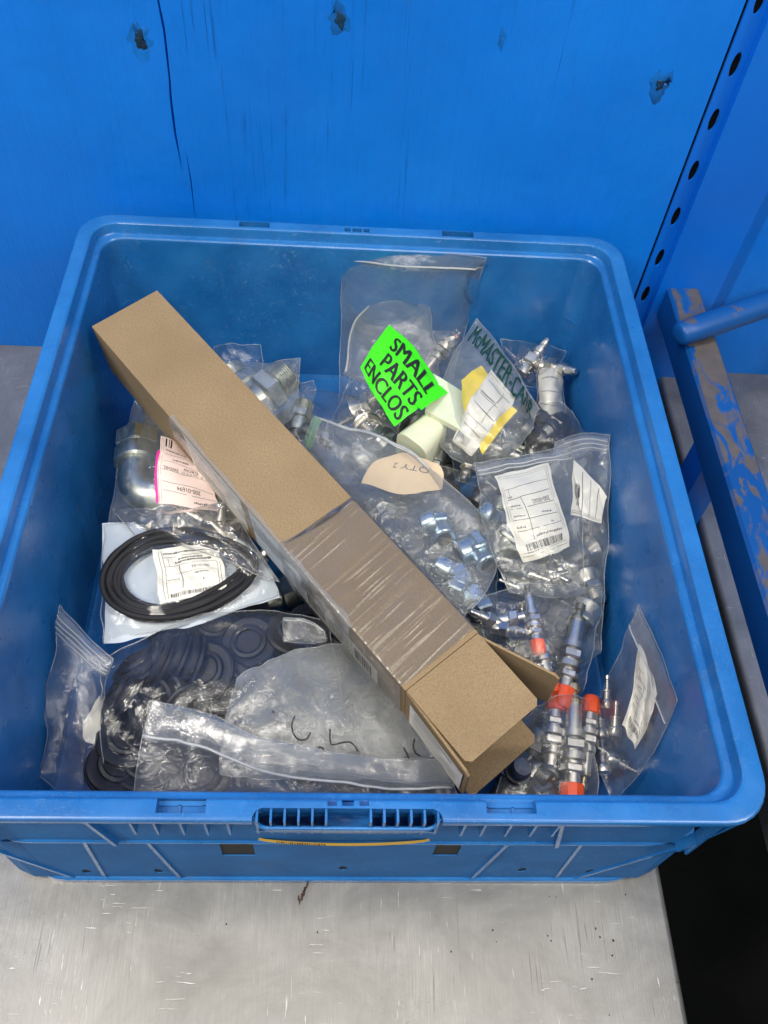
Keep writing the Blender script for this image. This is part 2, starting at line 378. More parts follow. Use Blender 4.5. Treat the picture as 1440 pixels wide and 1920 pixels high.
# ------------------------------------------------------------------ the setting
YW = 0.340
def on_wall(px, py, Y=YW):
    d = RM @ np.array([(px-720)/FPX, -(py-960)/FPX, -1.0]); t = (Y-CAM[1])/d[1]
    return CAM + t*d
def build_setting():
    fl = MB().box(-3,3,-3,2.5,-0.93,-0.90)
    tag(obj('floor', fl, 'floor_dark'), 'dark floor far below the bench', kind='structure')
    # steel bench top: slab with a turned-down edge, and the second bench beyond the gap
    def bench(name, x0, x1, edge, label):
        prof = []
        r = .006
        e = x1 if edge > 0 else x0; s = 1 if edge > 0 else -1
        pts = [(x0 if s>0 else x1, 0.0), (e-s*r, 0.0)] + [(e-s*r+s*r*math.sin(a), -r+r*math.cos(a)) for a in np.linspace(.3,PI/2,5)] + [(e,-.045),(e-s*.003,-.045),(e-s*.003,-.012),(x0 if s>0 else x1,-.012)]
        mb = MB(); n=len(pts); ys=(-1.7,.3395)
        mb.add([(x,y,z) for y in ys for x,z in pts], [(i,(i+1)%n,n+(i+1)%n,n+i) for i in range(n)]+[tuple(range(n)),tuple(range(n,2*n))])
        o = obj(name, mb, 'stainless_steel', ang=.6); tag(o, label, 'bench'); return o
    b1 = bench('steel_bench', -1.6, .2912, 1, 'scratched stainless steel bench top under the blue tote')
    bench('steel_bench', .4195, 1.6, -1, 'plain grey steel bench top beyond the worn blue rail')
    # rust smear and grease specks on the bench
    rs = random.Random(3); mb = MB()
    for (px,py,s) in [(575,1662,3),(570,1672,4),(566,1680,4),(562,1690,3),(572,1667,4),(560,1684,3),(577,1656,3)]:
        p = at(px,py,.0004); n=9
        ring=[(p[0]+s*.00042*math.cos(2*PI*k/n)*(.4+rs.random()*.5), p[1]+s*.00075*math.sin(2*PI*k/n)*(.5+rs.random()), .0005) for k in range(n)]
        mb.add(ring,[tuple(range(n))])
    obj('rust_smear', mb, 'rust', b1)
    mb = MB()
    for (px,py) in [(1030,1681),(1043,1682),(1117,1741),(1125,1757),(1150,1764),(1027,1755),(1033,1764),(1148,1792),(931,1766),(924,1744),(846,1784),(1173,1678),(1143,1903),(1110,1836),(1270,1842),(595,1748),(424,1733)]:
        p = at(px,py,.0004); n=7; s=.0005+.0005*rs.random()
        mb.add([(p[0]+s*math.cos(2*PI*k/n)*(.6+rs.random()*.6), p[1]+1.3*s*math.sin(2*PI*k/n)*(.6+rs.random()*.6), .0005) for k in range(n)],[tuple(range(n))])
    tag(obj('grease_speck', mb, 'shade_grease_black', b1), kind='stuff')

    # painted plywood back board with a split in it
    g1 = [on_wall(*p) for p in [(297,4),(308,60),(318,150),(320,185),(328,250),(336,290),(343,330)]]
    g2 = [on_wall(*p) for p in [(348,280),(353,310),(358,340),(362,375),(367,415)]]
    g1 = [g1[0]+(g1[0]-g1[1])*4] + g1
    def gx(g, z, w):
        zs = [p[2] for p in g][::-1]; xs=[p[0] for p in g][::-1]
        x = np.interp(z, zs, xs); a = np.clip((z-zs[0])/.05,0,1)*np.clip((zs[-1]-z)/.05,0,1)
        return x, w*max(a*(.75+.5*vn(z*40,0,4)), .02), a
    zs = np.concatenate([np.linspace(-.03,.15,4), np.linspace(.17,.75,90), np.linspace(.8,1.9,4)])
    def row(z):
        r=[(-1.7,0),(-.9,0),(-.4,0)]
        x1,w1,a1=gx(g1,z,.0011); x2,w2,a2=gx(g2,z,.0009)
        x2=max(x2,x1+.006)
        r+=[(x1-w1,0),(x1,.006*a1),(x1+w1,0),(x2-w2,0),(x2,.006*a2),(x2+w2,0),(0,0),(.348,0)]
        return r
    P=np.array([[(x,YW+d,z) for x,d in row(z)] for z in zs])
    mb=MB().grid(P); mb.box(-1.7,.348,YW+.0085,YW+.018,-.03,1.9)
    w=obj('plywood_board', mb, 'painted_plywood')
    tag(w,'big blue painted plywood board with a long crack behind the tote','board')
    rs = random.Random(5)
    def lump(px,py,rx,rz,mat,name,hgt=.0022,seed=0):
        c=on_wall(px,py); n=22; rings=[]
        for q,(f,h) in enumerate([(1,0),(.82,.5),(.55,1),(.3,.4),(.12,.9)]):
            rings.append([(c[0]+rx*f*math.cos(2*PI*k/n)*(.45+1.1*vn(k*.9,seed+q*.2,3)), YW-.0001-hgt*h*(.6+.8*vn(k*.7,q,seed)), c[2]+rz*f*math.sin(2*PI*k/n)*(.45+1.1*vn(k*.8,seed+q*.2,8))) for k in range(n)])
        vs=[p for r in rings for p in r]; fs=[(i*n+k,i*n+(k+1)%n,(i+1)*n+(k+1)%n,(i+1)*n+k) for i in range(4) for k in range(n)]+[tuple(4*n+k for k in range(n))]
        obj(name, MB().add(vs,fs), mat, w, smooth=True)
    lump(263,76,.0105,.015,'knot_stain','knot',.0004,1); lump(264,76,.006,.0085,'knot','knot_heart',.0014,2)
    lump(638,36,.009,.014,'knot_stain','knot',.0004,3); lump(638,36,.005,.008,'knot','knot_heart',.0012,4)
    lump(940,75,.003,.011,'knot_stain','knot',.0004,5)
    lump(1236,160,.011,.014,'knot_stain','knot',.0008,6); lump(1238,158,.005,.006,'knot','knot_heart',.0012,7)
    mb2=MB()
    tag(obj('plywood_board', MB().box(.4465,1.7,YW,YW+.018,-.03,1.9), 'painted_plywood'),'rough grained blue plywood board to the right of the slotted post','board')
    # slotted steel upright between the boards
    pe = empty('steel_upright',(.36,YW,-.03),'blue steel upright with a row of slots between the plywood boards','upright')
    f = obj('flange', local(MB().box(.3505,.3695,YW-.002,YW+.001,-.03,1.9),pe), 'painted_steel', pe)
    cs=[]; sl=[on_wall(px,py)[2] for px,py in [(1415,-1),(1374,120),(1331,223),(1291,318),(1256,404),(1222,481),(1194,549)]]
    for z in sl:
        m=MB(); n=20; vs=[]
        for y in (-.01,.01):
            for k in range(n):
                a=2*PI*k/n; vs.append((.0005+.0042*math.cos(a), y, z+.03+.0125*math.sin(a)))
        m.add(vs,[(k,(k+1)%n,n+(k+1)%n,n+k) for k in range(n)]+[tuple(range(n))[::-1],tuple(n+k for k in range(n))]); cs.append(m)
    for c in cs: c.v=[(x+pe.location.x,y+pe.location.y,z+pe.location.z) for x,y,z in c.v]
    # cutters are placed in world space; the flange is read with its parent transform
    bpy.context.view_layer.update(); cut(f, cs)
    obj('slot_shade_sheet', local(MB().box(.3505,.3695,YW+.012,YW+.016,-.03,1.9),pe), 'shade_grease_black', pe)  # black sheet added behind the slots to paint their dark inside
    obj('face', local(MB().box(.3695,.4445,YW-.013,YW+.01,-.03,1.9),pe), 'painted_steel', pe)
    # worn square rail with a round bar welded across it and a leg below
    re_ = empty('steel_rail',(.4,.0,.105),'blue square steel rail with worn top and welded round bar beside the tote','rail')
    def bevbox(x0,x1,y0,y1,z0,z1,b):
        s=[(x0+b,z0),(x1-b,z0),(x1,z0+b),(x1,z1-b),(x1-b,z1),(x0+b,z1),(x0,z1-b),(x0,z0+b)]
        n=8
        return MB().add([(x,y,z) for y in (y0,y1) for x,z in s],[(i,(i+1)%n,n+(i+1)%n,n+i) for i in range(n)]+[tuple(range(n)),tuple(range(n,2*n))])
    obj('square_tube', local(bevbox(.3795,.4195,-1.5,.3265,.105,.15,.003),re_), 'worn_paint_steel', re_, ang=.5)
    a=at(1300,618,.166); b=at(1480,556,.172)
    mb=MB(); pth=[]; rads=[]
    A=Vector(a); B=Vector(b); dirv=(B-A).normalized(); A2=A-dirv*.022
    for t,r in [(0,.006),(.006,.0105),(.02,.0130),(.12,.0142),(.25,.0150),(.5,.0150),(1,.0150),(2.2,.0150)]:
        pth.append(A2.lerp(B,t)); rads.append(r)
    obj('round_bar', local(MB().tube(pth,rads,18),re_), 'painted_bar', re_, ang=.8)
    obj('leg', local(MB().box(.384,.415,.085,.125,-.9,.105),re_), 'painted_steel', re_)
build_setting()

# ------------------------------------------------------------------ the tote
TW, TD, TH = 0.300, 0.328, 0.2166
def rrect(o, r, n=8):
    hx, hy = TW-o, TD-o; pts=[]
    for (cx,cy,a0) in ((hx-r,hy-r,0),(-hx+r,hy-r,PI/2),(-hx+r,-hy+r,PI),(hx-r,-hy+r,3*PI/2)):
        for k in range(n+1):
            a=a0+PI/2*k/n; pts.append((cx+r*math.cos(a),cy+r*math.sin(a)))
    return pts
def build_tote():
    root = empty('plastic_tote',(0,0,0),'scuffed blue plastic tote full of bagged fittings on the steel bench','tote')
    H=TH
    prof=[(.027,.004,.03),(.019,H-.03,.03),(.0148,H-.02,.03),(.0138,H-.0095,.03),(.003,H-.0095,.034),(.0006,H-.0085,.035),(0,H-.0065,.035),(0,H-.003,.035),(.0009,H-.0009,.035),(.003,H,.034),
          (.0128,H,.027),(.0145,H-.0004,.0265),(.0158,H-.0014,.026),(.0165,H-.003,.025),(.0178,H-.0105,.025),(.0186,H-.0118,.025),(.0195,H-.0123,.0245),(.0218,H-.0125,.024),(.0233,H-.0130,.0235),(.0245,H-.0143,.023),(.0252,H-.0165,.023),(.0345,.014,.022),(.0375,.0098,.02),(.042,.009,.018)]
    mb=MB(); vs=[]; n=None
    for o,z,r in prof:
        l=rrect(o,r); n=len(l); vs+=[(x,y,z) for x,y in l]
    fs=[(i*n+k,i*n+(k+1)%n,(i+1)*n+(k+1)%n,(i+1)*n+k) for i in range(len(prof)-1) for k in range(n)]
    fs+=[tuple(range(n))[::-1], tuple((len(prof)-1)*n+k for k in range(n))]
    mb.add(vs,fs)
    sh=obj('shell', mb, 'tote_plastic', root)
    cs=[]
    def pocket(x0,x1,y0,y1,d=.011):
        cs.append(MB().box(x0,x1,y0,y1,H-d,H+.01))
    for px0,px1,y0,y1 in ((291,388,1492,1524),(913,1003,1492,1525)):
        a=at(px0,y1,H); b=at(px1,y0,H); pocket(a[0],b[0],a[1],b[1],.02); obj('pocket_floor',MB().box(a[0]-.002,b[0]+.002,a[1]-.001,b[1]+.001,H-.0125,H-.0112),'tote_plastic',root)
    for px0,px1 in ((614,632),(641,664),(674,692)):
        a=at(px0,1511,H); b=at(px1,1492,H); pocket(a[0],b[0],a[1],b[1],.007 if px0!=641 else .014)
    for px0,px1,y0,y1 in ((447,506,417,431),(830,887,435,450)):
        a=at(px0,y1,H); b=at(px1,y0,H); pocket(a[0],b[0],TD-.0125,TD-.0035,.02)
    for px0,px1 in ((646,657),(661,678),(682,693)):
        a=at(px0,440,H); b=at(px1,440,H); pocket(a[0],b[0],TD-.0125,TD-.0065,.007)
    # hand-grip notch in the front rim, shallow notch in the back rim
    a=at(472,1538,H)[0]; b=at(831,1538,H)[0]
    gx0,gx1=a,b
    m=MB(); pr=[(gx0,-TD-.01),(gx0,-TD+.003),(gx0+.002,-TD+.007),(gx0+.006,-TD+.0092),(gx1-.006,-TD+.0092),(gx1-.002,-TD+.007),(gx1,-TD+.003),(gx1,-TD-.01)]
    k=len(pr); m.add([(x,y,z) for z in (H-.03,H+.01) for x,y in pr],[(i,(i+1)%k,k+(i+1)%k,k+i) for i in range(k)]+[tuple(range(k))[::-1],tuple(range(k,2*k))]); cs.append(m)
    ba=at(557,418,H)[0]; bb=at(779,429,H)[0]
    cs.append(MB().box(ba,bb,TD-.0025,TD+.01,H-.03,H+.01))
    bpy.context.view_layer.update(); cut(sh,cs)
    me=sh.data; bm=bmesh.new(); bm.from_mesh(me)
    for f in bm.faces: f.smooth=True
    for e in bm.edges:
        if len(e.link_faces)==2 and e.calc_face_angle(0)>.42: e.smooth=False
    bm.to_mesh(me); bm.free()
    mod=sh.modifiers.new('wn','WEIGHTED_NORMAL'); mod.keep_sharp=True
    # rear rim teeth
    for i in range(11):
        x=ba+(bb-ba)*(i+.7)/11.4
        obj('rim_tooth', MB().box(x-.0008,x+.0008,TD-.0025,TD-.0008,H-.012,H-.0008),'tote_plastic',root)
    # flanges round the outside
    def band(o_in,o_out,z0,z1,r,name):
        li=rrect(o_in,r); lo=rrect(o_out,r+o_in-o_out); n=len(li)
        b=.0012
        ring=[(li,z0),(rrect(o_out+b,r+o_in-o_out-b),z0),(lo,z0+b),(lo,z1-b),(rrect(o_out+b,r+o_in-o_out-b),z1),(li,z1)]
        vs=[(x,y,z) for l,z in ring for x,y in l]; m=len(ring)
        fs=[(i*n+k,i*n+(k+1)%n,((i+1)%m)*n+(k+1)%n,((i+1)%m)*n+k) for i in range(m) for k in range(n)]
        return obj(name, MB().add(vs,fs),'tote_plastic',root,ang=.6)
    Z2=.122
    band(.0275,.0112,Z2-.004,Z2,.03,'middle_flange')
    band(.034,.0100,.0,.010,.03,'base_flange')
    # front skin below the middle flange with round holes and slots; band above it
    yb=-TD+.0128
    fp=obj('front_panel', MB().box(-.262,.262,yb,yb+.0008,.0102,Z2-.0042),'tote_plastic_grained',root)
    cs=[]
    def fz(px,py):
        d=RM@np.array([(px-720)/FPX,-(py-960)/FPX,-1.0]); t=(yb-CAM[1])/d[1]; return CAM+t*d
    for px,py in ((162,1634),(297,1633),(643,1628),(979,1631),(1106,1634)):
        c=fz(px,py); n=20; vs=[(c[0]+.0036*math.cos(2*PI*k/n),y,c[2]+.0036*1.9*math.sin(2*PI*k/n)) for y in (yb-.01,yb+.01) for k in range(n)]
        cs.append(MB().add(vs,[(k,(k+1)%n,n+(k+1)%n,n+k) for k in range(n)]+[tuple(range(n))[::-1],tuple(range(n,2*n))]))
    for p0,p1 in ((418,475),(810,866)):
        a=fz(p0,1604); b=fz(p1,1586); cs.append(MB().box(a[0],b[0],yb-.01,yb+.01,a[2],Z2-.0085))
    bpy.context.view_layer.update(); cut(fp,cs)
    obj('hole_shade_sheet', MB().box(-.26,.26,yb+.0011,yb+.002,.0102,Z2-.0042),'shade_grease_black',root)  # black sheet painting the shade of the hollow behind the holes
    obj('front_band', MB().box(-.262,.262,-TD+.0132,-TD+.0165,Z2,H-.0097),'tote_plastic_grained',root)
    # ribs under the rim
    def rib(x,y0,y1,z0,z1,t=.0022,skew=0.0):
        obj('rib', MB().hexa([(x-t/2,y0,z0),(x+t/2,y0,z0),(x+t/2,y1,z0),(x-t/2,y1,z0),(x-t/2+skew,y0,z1),(x+t/2+skew,y0,z1),(x+t/2+skew,y1,z1),(x-t/2+skew,y1,z1)]),'tote_plastic',root)
    for px in (244,288,338,384,427,872,910,958,1005,1048):
        x=at(px,1542,H-.02)[0]; rib(x,-TD+.0035,-TD+.0138,H-.045,H-.0097,.0018)
    for x0,x1,dx in ((-.268,-.268,0),(.268,.268,0)):
        rib(x0,-TD+.004,-TD+.0138,Z2,H-.0097)
    def strut(x0,x1,z0,z1,y0,t=.003):     # slanted web standing on the panel
        m=MB().hexa([(x0-t/2,y0,z0),(x0+t/2,y0,z0),(x0+t/2,yb+.001,z0),(x0-t/2,yb+.001,z0),(x1-t/2,y0+.0,z1),(x1+t/2,y0,z1),(x1+t/2,yb+.001,z1),(x1-t/2,yb+.001,z1)])
        obj('web', m,'tote_plastic',root)
    strut(-.1405,-.1515,0.0102,Z2-.0042,-TD+.0112); strut(.1145,.1265,0.0102,Z2-.0042,-TD+.0112)
    strut(-.232,-.285,0.0102,Z2-.0042,-TD+.0112,.0035); strut(.208,.272,0.0102,Z2-.0042,-TD+.0112,.0035)
    strut(-.205,-.20,0.0102,Z2-.0042,-TD+.0118); strut(.19,.186,0.0102,Z2-.0042,-TD+.0118)
    strut(.165,.152,Z2,H-.0097,-TD+.0085); strut(-.175,-.19,Z2,H-.0097,-TD+.0085); strut(.262,.283,Z2,H-.0097,-TD+.006)
    # rounded corner skirts below the rim
    for sx in (-1,1):
        m=MB(); l=[(sx*(TW-.016),-TD+.05),(sx*(TW-.016),-TD+.034),(sx*(TW-.022),-TD+.018),(sx*(TW-.036),-TD+.0125),(sx*(TW-.05),-TD+.0125)]
        li=[(x*.985,y+.004) for x,y in l]; n=len(l); full=l+li[::-1]; k=2*n
        m.add([(x,y,z) for z in (0.0102,Z2-.0042) for x,y in full],[(i,(i+1)%k,k+(i+1)%k,k+i) for i in range(k)]+[tuple(range(k)),tuple(range(k,2*k))])
        obj('corner_skirt',m,'tote_plastic_grained',root)
    # hand grip: ten cells and a scooped centre
    zc=H-.030; n=10
    xs0=list(np.linspace(gx0+.003,gx0+(gx1-gx0)*.385,6)); xs1=list(np.linspace(gx0+(gx1-gx0)*.62,gx1-.003,6))
    obj('grip_floor', MB().box(gx0+.001,gx1-.001,-TD+.002,-TD+.0134,zc-.002,zc),'tote_plastic',root)
    for x in xs0+xs1:
        obj('grip_rib', MB().box(x-.0008,x+.0008,-TD+.0005,-TD+.0125,zc,H-.0015),'tote_plastic',root)
    # curved front lip of the grip
    t=np.linspace(0,1,30); P=np.zeros((2,30,3)); m=MB()
    path=[]
    for q in t:
        x=gx0-.001+(gx1-gx0+.002)*q; e=min(1,min(q,1-q)/.06); e=math.sin(e*PI/2)
        path.append((x,-TD+.006-.0055*e,H-.004-.012*e+.0*q))
    obj('grip_lip', MB().tube(path,.0016,8),'tote_plastic',root,smooth=True)
    P=np.array([[(p[0],p[1]-.0005,p[2]+.0),] for p in path])
    rows=[]
    for dz,dy in ((-.001,.0),(-.008,.0005),(-.020,.0035),(-.036,.0075)):
        rows.append([(p[0],p[1]+dy-.0012*math.sin(i/29*PI),p[2]+dz) for i,p in enumerate(path)])
    obj('grip_apron', MB().grid(np.array(rows)),'tote_plastic',root,smooth=True)
    # yellow bar-coded card in the pocket under the grip
    z=Z2+.001; rows=[]
    for zz,yy in ((Z2+.0012,-TD+.0133),(Z2+.0078,-TD+.0136)):
        rows.append([(gx0-.002+(gx1-gx0+.004)*q, yy-.0042*math.sin(q*PI)**.6, zz) for q in np.linspace(0,1,24)])
    G=np.array(rows); card=obj('card', MB().grid(G),'label_yellow',root,smooth=True)
    mb=MB(); rs=random.Random(2); x=.27
    f=lambda q: G[0][int(q*23)]*(1-(q*23)%1)+G[0][min(23,int(q*23)+1)]*((q*23)%1)
    g=lambda q: G[1][int(q*23)]*(1-(q*23)%1)+G[1][min(23,int(q*23)+1)]*((q*23)%1)
    q=.11
    while q<.385:
        w=rs.choice((.003,.005,.007)); a0,a1,b0,b1=f(q),f(q+w),g(q),g(q+w); o=np.array((0,-.0004,.0002))
        mb.add([a0*.9+b0*.1+o,a1*.9+b1*.1+o,a1*.25+b1*.75+o,a0*.25+b0*.75+o],[(0,1,2,3)]); q+=w+rs.choice((.004,.006,.009))
    obj('barcode', mb,'ink',card)
    return root
build_tote()

# ------------------------------------------------------------------ sheets, bags and labels
def cr(a,b,c,d,t):
    return .5*((2*b)+(-a+c)*t+(2*a-5*b+4*c-d)*t*t+(-a+3*b-3*c+d)*t**3)
def interp_net(net, U, V):
    """Catmull-Rom surface through a small net of points (rows: v, columns: u)"""
    R,C,_ = net.shape
    def ext(N,ax):
        a=np.take(N,[0],ax)*2-np.take(N,[1],ax); b=np.take(N,[-1],ax)*2-np.take(N,[-2],ax)
        return np.concatenate([a,N,b],ax)
    N=ext(ext(net,0),1)
    su=np.clip(U,0,1)*(C-1); iu=np.minimum(su.astype(int),C-2); fu=(su-iu)[...,None]
    sv=np.clip(V,0,1)*(R-1); iv=np.minimum(sv.astype(int),R-2); fv=(sv-iv)[...,None]
    rows=[]
    for k in range(4):
        rows.append(cr(N[iv+k,iu],N[iv+k,iu+1],N[iv+k,iu+2],N[iv+k,iu+3],fu))
    return cr(*rows,fv)
class Sheet:
    """a soft sheet: net of (px,py,z) control points + fullness + creases"""
    def __init__(s, net, full=.006, cr_amp=.0022, cr_L=.028, seed=1, edge_wave=.0015, power=.6, down=.032, floor=.011, wander=.0045):
        s.wander=wander
        s.net=np.array([[at(*p) for p in row] for row in net]); s.seed=seed
        s.full,s.amp,s.L,s.ew,s.power,s.down,s.floor=full,cr_amp,cr_L,edge_wave,power,down,floor
        n=s.net
        s.lu=float(np.mean(np.linalg.norm(np.diff(n,axis=1),axis=2).sum(1))); s.lv=float(np.mean(np.linalg.norm(np.diff(n,axis=0),axis=2).sum(0)))
        s._grid=None
    def bumpf(s,U,V):
        w=np.clip(16*U*(1-U)*V*(1-V),0,1); return w**s.power
    def pos(s,U,V,side=1,off=0.0):
        U=np.asarray(U,float); V=np.asarray(V,float)
        P=interp_net(s.net,U,V); e=1e-3
        du=interp_net(s.net,np.clip(U+e,0,1),V)-interp_net(s.net,np.clip(U-e,0,1),V)
        dv=interp_net(s.net,U,np.clip(V+e,0,1))-interp_net(s.net,U,np.clip(V-e,0,1))
        n=np.cross(du,dv); n/=np.linalg.norm(n,axis=-1,keepdims=True)+1e-12
        n=np.where(n[...,2:3]<0,-n,n)
        x=U*s.lu; y=V*s.lv
        for c_ in range(2): P[...,c_]+=s.wander*((vn(x/.035,y/.035,s.seed+61+c_)-.5)*1.5+(vn(x/.011,y/.011,s.seed+71+c_)-.5)*.5)
        b=s.bumpf(U,V); edge=s.ew*(vn(x/.02,y/.02,s.seed+41)-.5)*2
        if side>0: h=s.full*b+s.amp*crumple(x,y,s.seed,s.L)*np.clip(b*1.6,.12,1)+edge
        else: h=-s.down*b+s.amp*crumple(x,y,s.seed+77,s.L)*np.clip(b*1.6,.12,1)*.8+edge-(b<=0)*0
        Q=P+n*(h+off)[...,None]
        Q[...,2]=np.maximum(Q[...,2],s.floor+(.0012 if side>0 else 0)+off)
        return Q
    def patch(s,q,nu,nv,side=1,off=0.0):   # q: four uv corners (00,10,11,01)
        q=np.array(q,float); S,T=np.meshgrid(np.linspace(0,1,nu),np.linspace(0,1,nv))
        UV=((1-S)*(1-T))[...,None]*q[0]+(S*(1-T))[...,None]*q[1]+(S*T)[...,None]*q[2]+((1-S)*T)[...,None]*q[3]
        return s.pos(UV[...,0],UV[...,1],side,off)
    def uv(s,px,py):
        if s._grid is None:
            U,V=np.meshgrid(np.linspace(0,1,120),np.linspace(0,1,120)); W=proj(s.pos(U,V)); s._grid=(U,V,W)
        U,V,W=s._grid; k=np.argmin(((W-np.array((px,py)))**2).sum(-1)); return (U.flat[k],V.flat[k])
    def under(s,px,py,depth=.0):           # point just beneath the top film at that spot
        u,v=s.uv(px,py); p=s.pos(np.array([u]),np.array([v]),1,-depth)[0]; return p
def bag(name,label,cat,sheet,mat='film_clear',zip_=None,group=None,back=True,back_mat=None,res=.0026):
    """a bag: front and back film, and a press-to-close strip"""
    c=sheet.pos(np.array([.5]),np.array([.5]),-1)[0]
    root=empty(name,(c[0],c[1],c[2]),label,cat,group)
    nu=int(np.clip(sheet.lu/res,24,110)); nv=int(np.clip(sheet.lv/res,24,110))
    q=((0,0),(1,0),(1,1),(0,1))
    obj('front_film',local(MB().grid(sheet.patch(q,nu,nv,1)),root),mat,root,smooth=True)
    if back: obj('back_film',local(MB().grid(sheet.patch(q,nu,nv,-1)),root),back_mat or mat,root,smooth=True)
    n=90; T=np.linspace(0,1,n); Z=np.zeros(n); O=np.ones(n)
    U=np.concatenate([T,O,T[::-1],Z]); V=np.concatenate([Z,T,O,T[::-1]])
    pth=sheet.pos(U,V,1,.0002); keep=[0]
    for i in range(1,len(pth)):
        if np.linalg.norm(pth[i]-pth[keep[-1]])>.0012: keep.append(i)
    obj('edge_glint',local(MB().tube([tuple(pth[i]) for i in keep],.00045,5),root),'film_edge_glint',root,smooth=True)  # pale tube added along the outline, painting light caught by the film edge
    for z in (zip_ or []):
        zip_strip(root,sheet,*z)
    return root
def zip_strip(root,sheet,quad,lines,mat='film_zip',line_mat='film_zip_line',off=.0012):
    """a hazy band with raised closing ribs; quad in uv, ribs run along s"""
    P=sheet.patch(quad,60,8,1,off*.6)
    o=obj('zip_strip',local(MB().grid(P),root),mat,root,smooth=True)
    q=np.array(quad,float)
    for t,r in lines:
        S=np.linspace(0,1,60); UV=(1-S)[:,None]*(q[0]*(1-t)+q[3]*t)+S[:,None]*(q[1]*(1-t)+q[2]*t)
        pth=sheet.pos(UV[:,0],UV[:,1],1,off)
        obj('zip_rib',local(MB().tube([tuple(p) for p in pth],r,6),root),line_mat,o,smooth=True)

_txt={}
def text_mesh(s,bold=0.0):
    fine=s in ('SMALL','PARTS','ENCLOS','McMASTER-CARR'); k=(s,bold)
    if k in _txt: return _txt[k]
    cu=bpy.data.curves.new('t','FONT'); cu.body=s; cu.size=1.0; cu.offset=bold; cu.resolution_u=3
    o=bpy.data.objects.new('t',cu); COL.objects.link(o)
    dg=bpy.context.evaluated_depsgraph_get(); dg.update()
    me=o.evaluated_get(dg).to_mesh()
    bm=bmesh.new(); bm.from_mesh(me); bmesh.ops.triangulate(bm,faces=bm.faces)
    if fine: bmesh.ops.subdivide_edges(bm,edges=[e for e in bm.edges if e.calc_length()>.12],cuts=3); bmesh.ops.triangulate(bm,faces=bm.faces)
    bm.verts.index_update(); v=np.array([x.co[:2] for x in bm.verts]); f=[tuple(y.index for y in x.verts) for x in bm.faces]; bm.free()
    bpy.data.objects.remove(o)
    mn=v.min(0); mx=v.max(0); v=(v-mn)/(mx-mn)
    _txt[k]=(v,f,(mx-mn)[0]/(mx-mn)[1]); return _txt[k]
class Print:
    """flat print laid on a piece of a sheet: s to the right, t up, both 0..1"""
    def __init__(s,fn): s.fn=fn; s.ink=MB(); s.faint=MB()
    def tgt(s,faint): return s.faint if faint else s.ink
    def rect(s,x0,x1,y0,y1,faint=False,n=6):
        xs=np.linspace(x0,x1,n if x1-x0>.12 else 2); ys=np.linspace(y0,y1,n if y1-y0>.12 else 2)
        X,Y=np.meshgrid(xs,ys); s.tgt(faint).grid(s.fn(X,Y))
    def text(s,t,x0,x1,y0,y1,faint=False,flip=False,bold=0.0,mb=None,rot=0):
        v,f,_=text_mesh(t,bold); v=v.copy()
        if flip: v=1-v
        X=x0+(x1-x0)*v[:,0]; Y=y0+(y1-y0)*v[:,1]
        (mb or s.tgt(faint)).add(s.fn(X,Y),f)
    def dashes(s,x0,x1,y0,y1,seed=0,faint=True):
        rs=random.Random(seed); x=x0
        while x<x1:
            w=rs.uniform(.012,.03); s.rect(x,min(x+w,x1),y0+rs.uniform(0,.3)*(y1-y0),y1-rs.uniform(0,.3)*(y1-y0),faint); x+=w+rs.uniform(.006,.014)
    def bars(s,x0,x1,y0,y1,seed=0,faint=False):
        rs=random.Random(seed); x=x0
        s.rect(x0,x0+.018,y0,y1); x=x0+.026
        while x<x1-.03:
            w=rs.choice((.005,.008,.014)); s.rect(x,x+w,y0,y1,faint); x+=w+rs.choice((.007,.011,.016))
        s.rect(x1-.018,x1,y0,y1)
    def done(s,parent,root):
        if s.ink.v: obj('print',local(s.ink,root),'ink',parent)
        if s.faint.v: obj('fine_print',local(s.faint,root),'faint_ink',parent)
def paper(root,sheet,corners_px,mat='paper',off=.0009,nu=26,nv=26,name='paper_label',draw=None,wave=0.0,waves=3,uvq=None):
    """a paper label following its bag; corners (bottom-left, bottom-right, top-right, top-left) as seen"""
    q=np.array(uvq if uvq is not None else [sheet.uv(*p) for p in corners_px],float)
    def fn(S,T,extra=0.0):
        S=np.asarray(S,float); T=np.asarray(T,float)
        UV=((1-S)*(1-T))[...,None]*q[0]+(S*(1-T))[...,None]*q[1]+(S*T)[...,None]*q[2]+((1-S)*T)[...,None]*q[3]
        o=off+extra+wave*np.sin(2*PI*waves*(S*.8+T*.5))
        P=sheet.pos(UV[...,0],UV[...,1],1,0.0)
        e=2e-3; return P+np.array((0,0,1))*(o[...,None] if np.ndim(o) else o)
    S,T=np.meshgrid(np.linspace(0,1,nu),np.linspace(0,1,nv))
    o=obj(name,local(MB().grid(fn(S,T)),root),mat,root,smooth=True)
    if draw:
        pr=Print(lambda S,T: fn(S,T,.00025)); draw(pr); pr.done(o,root)
    return o,fn

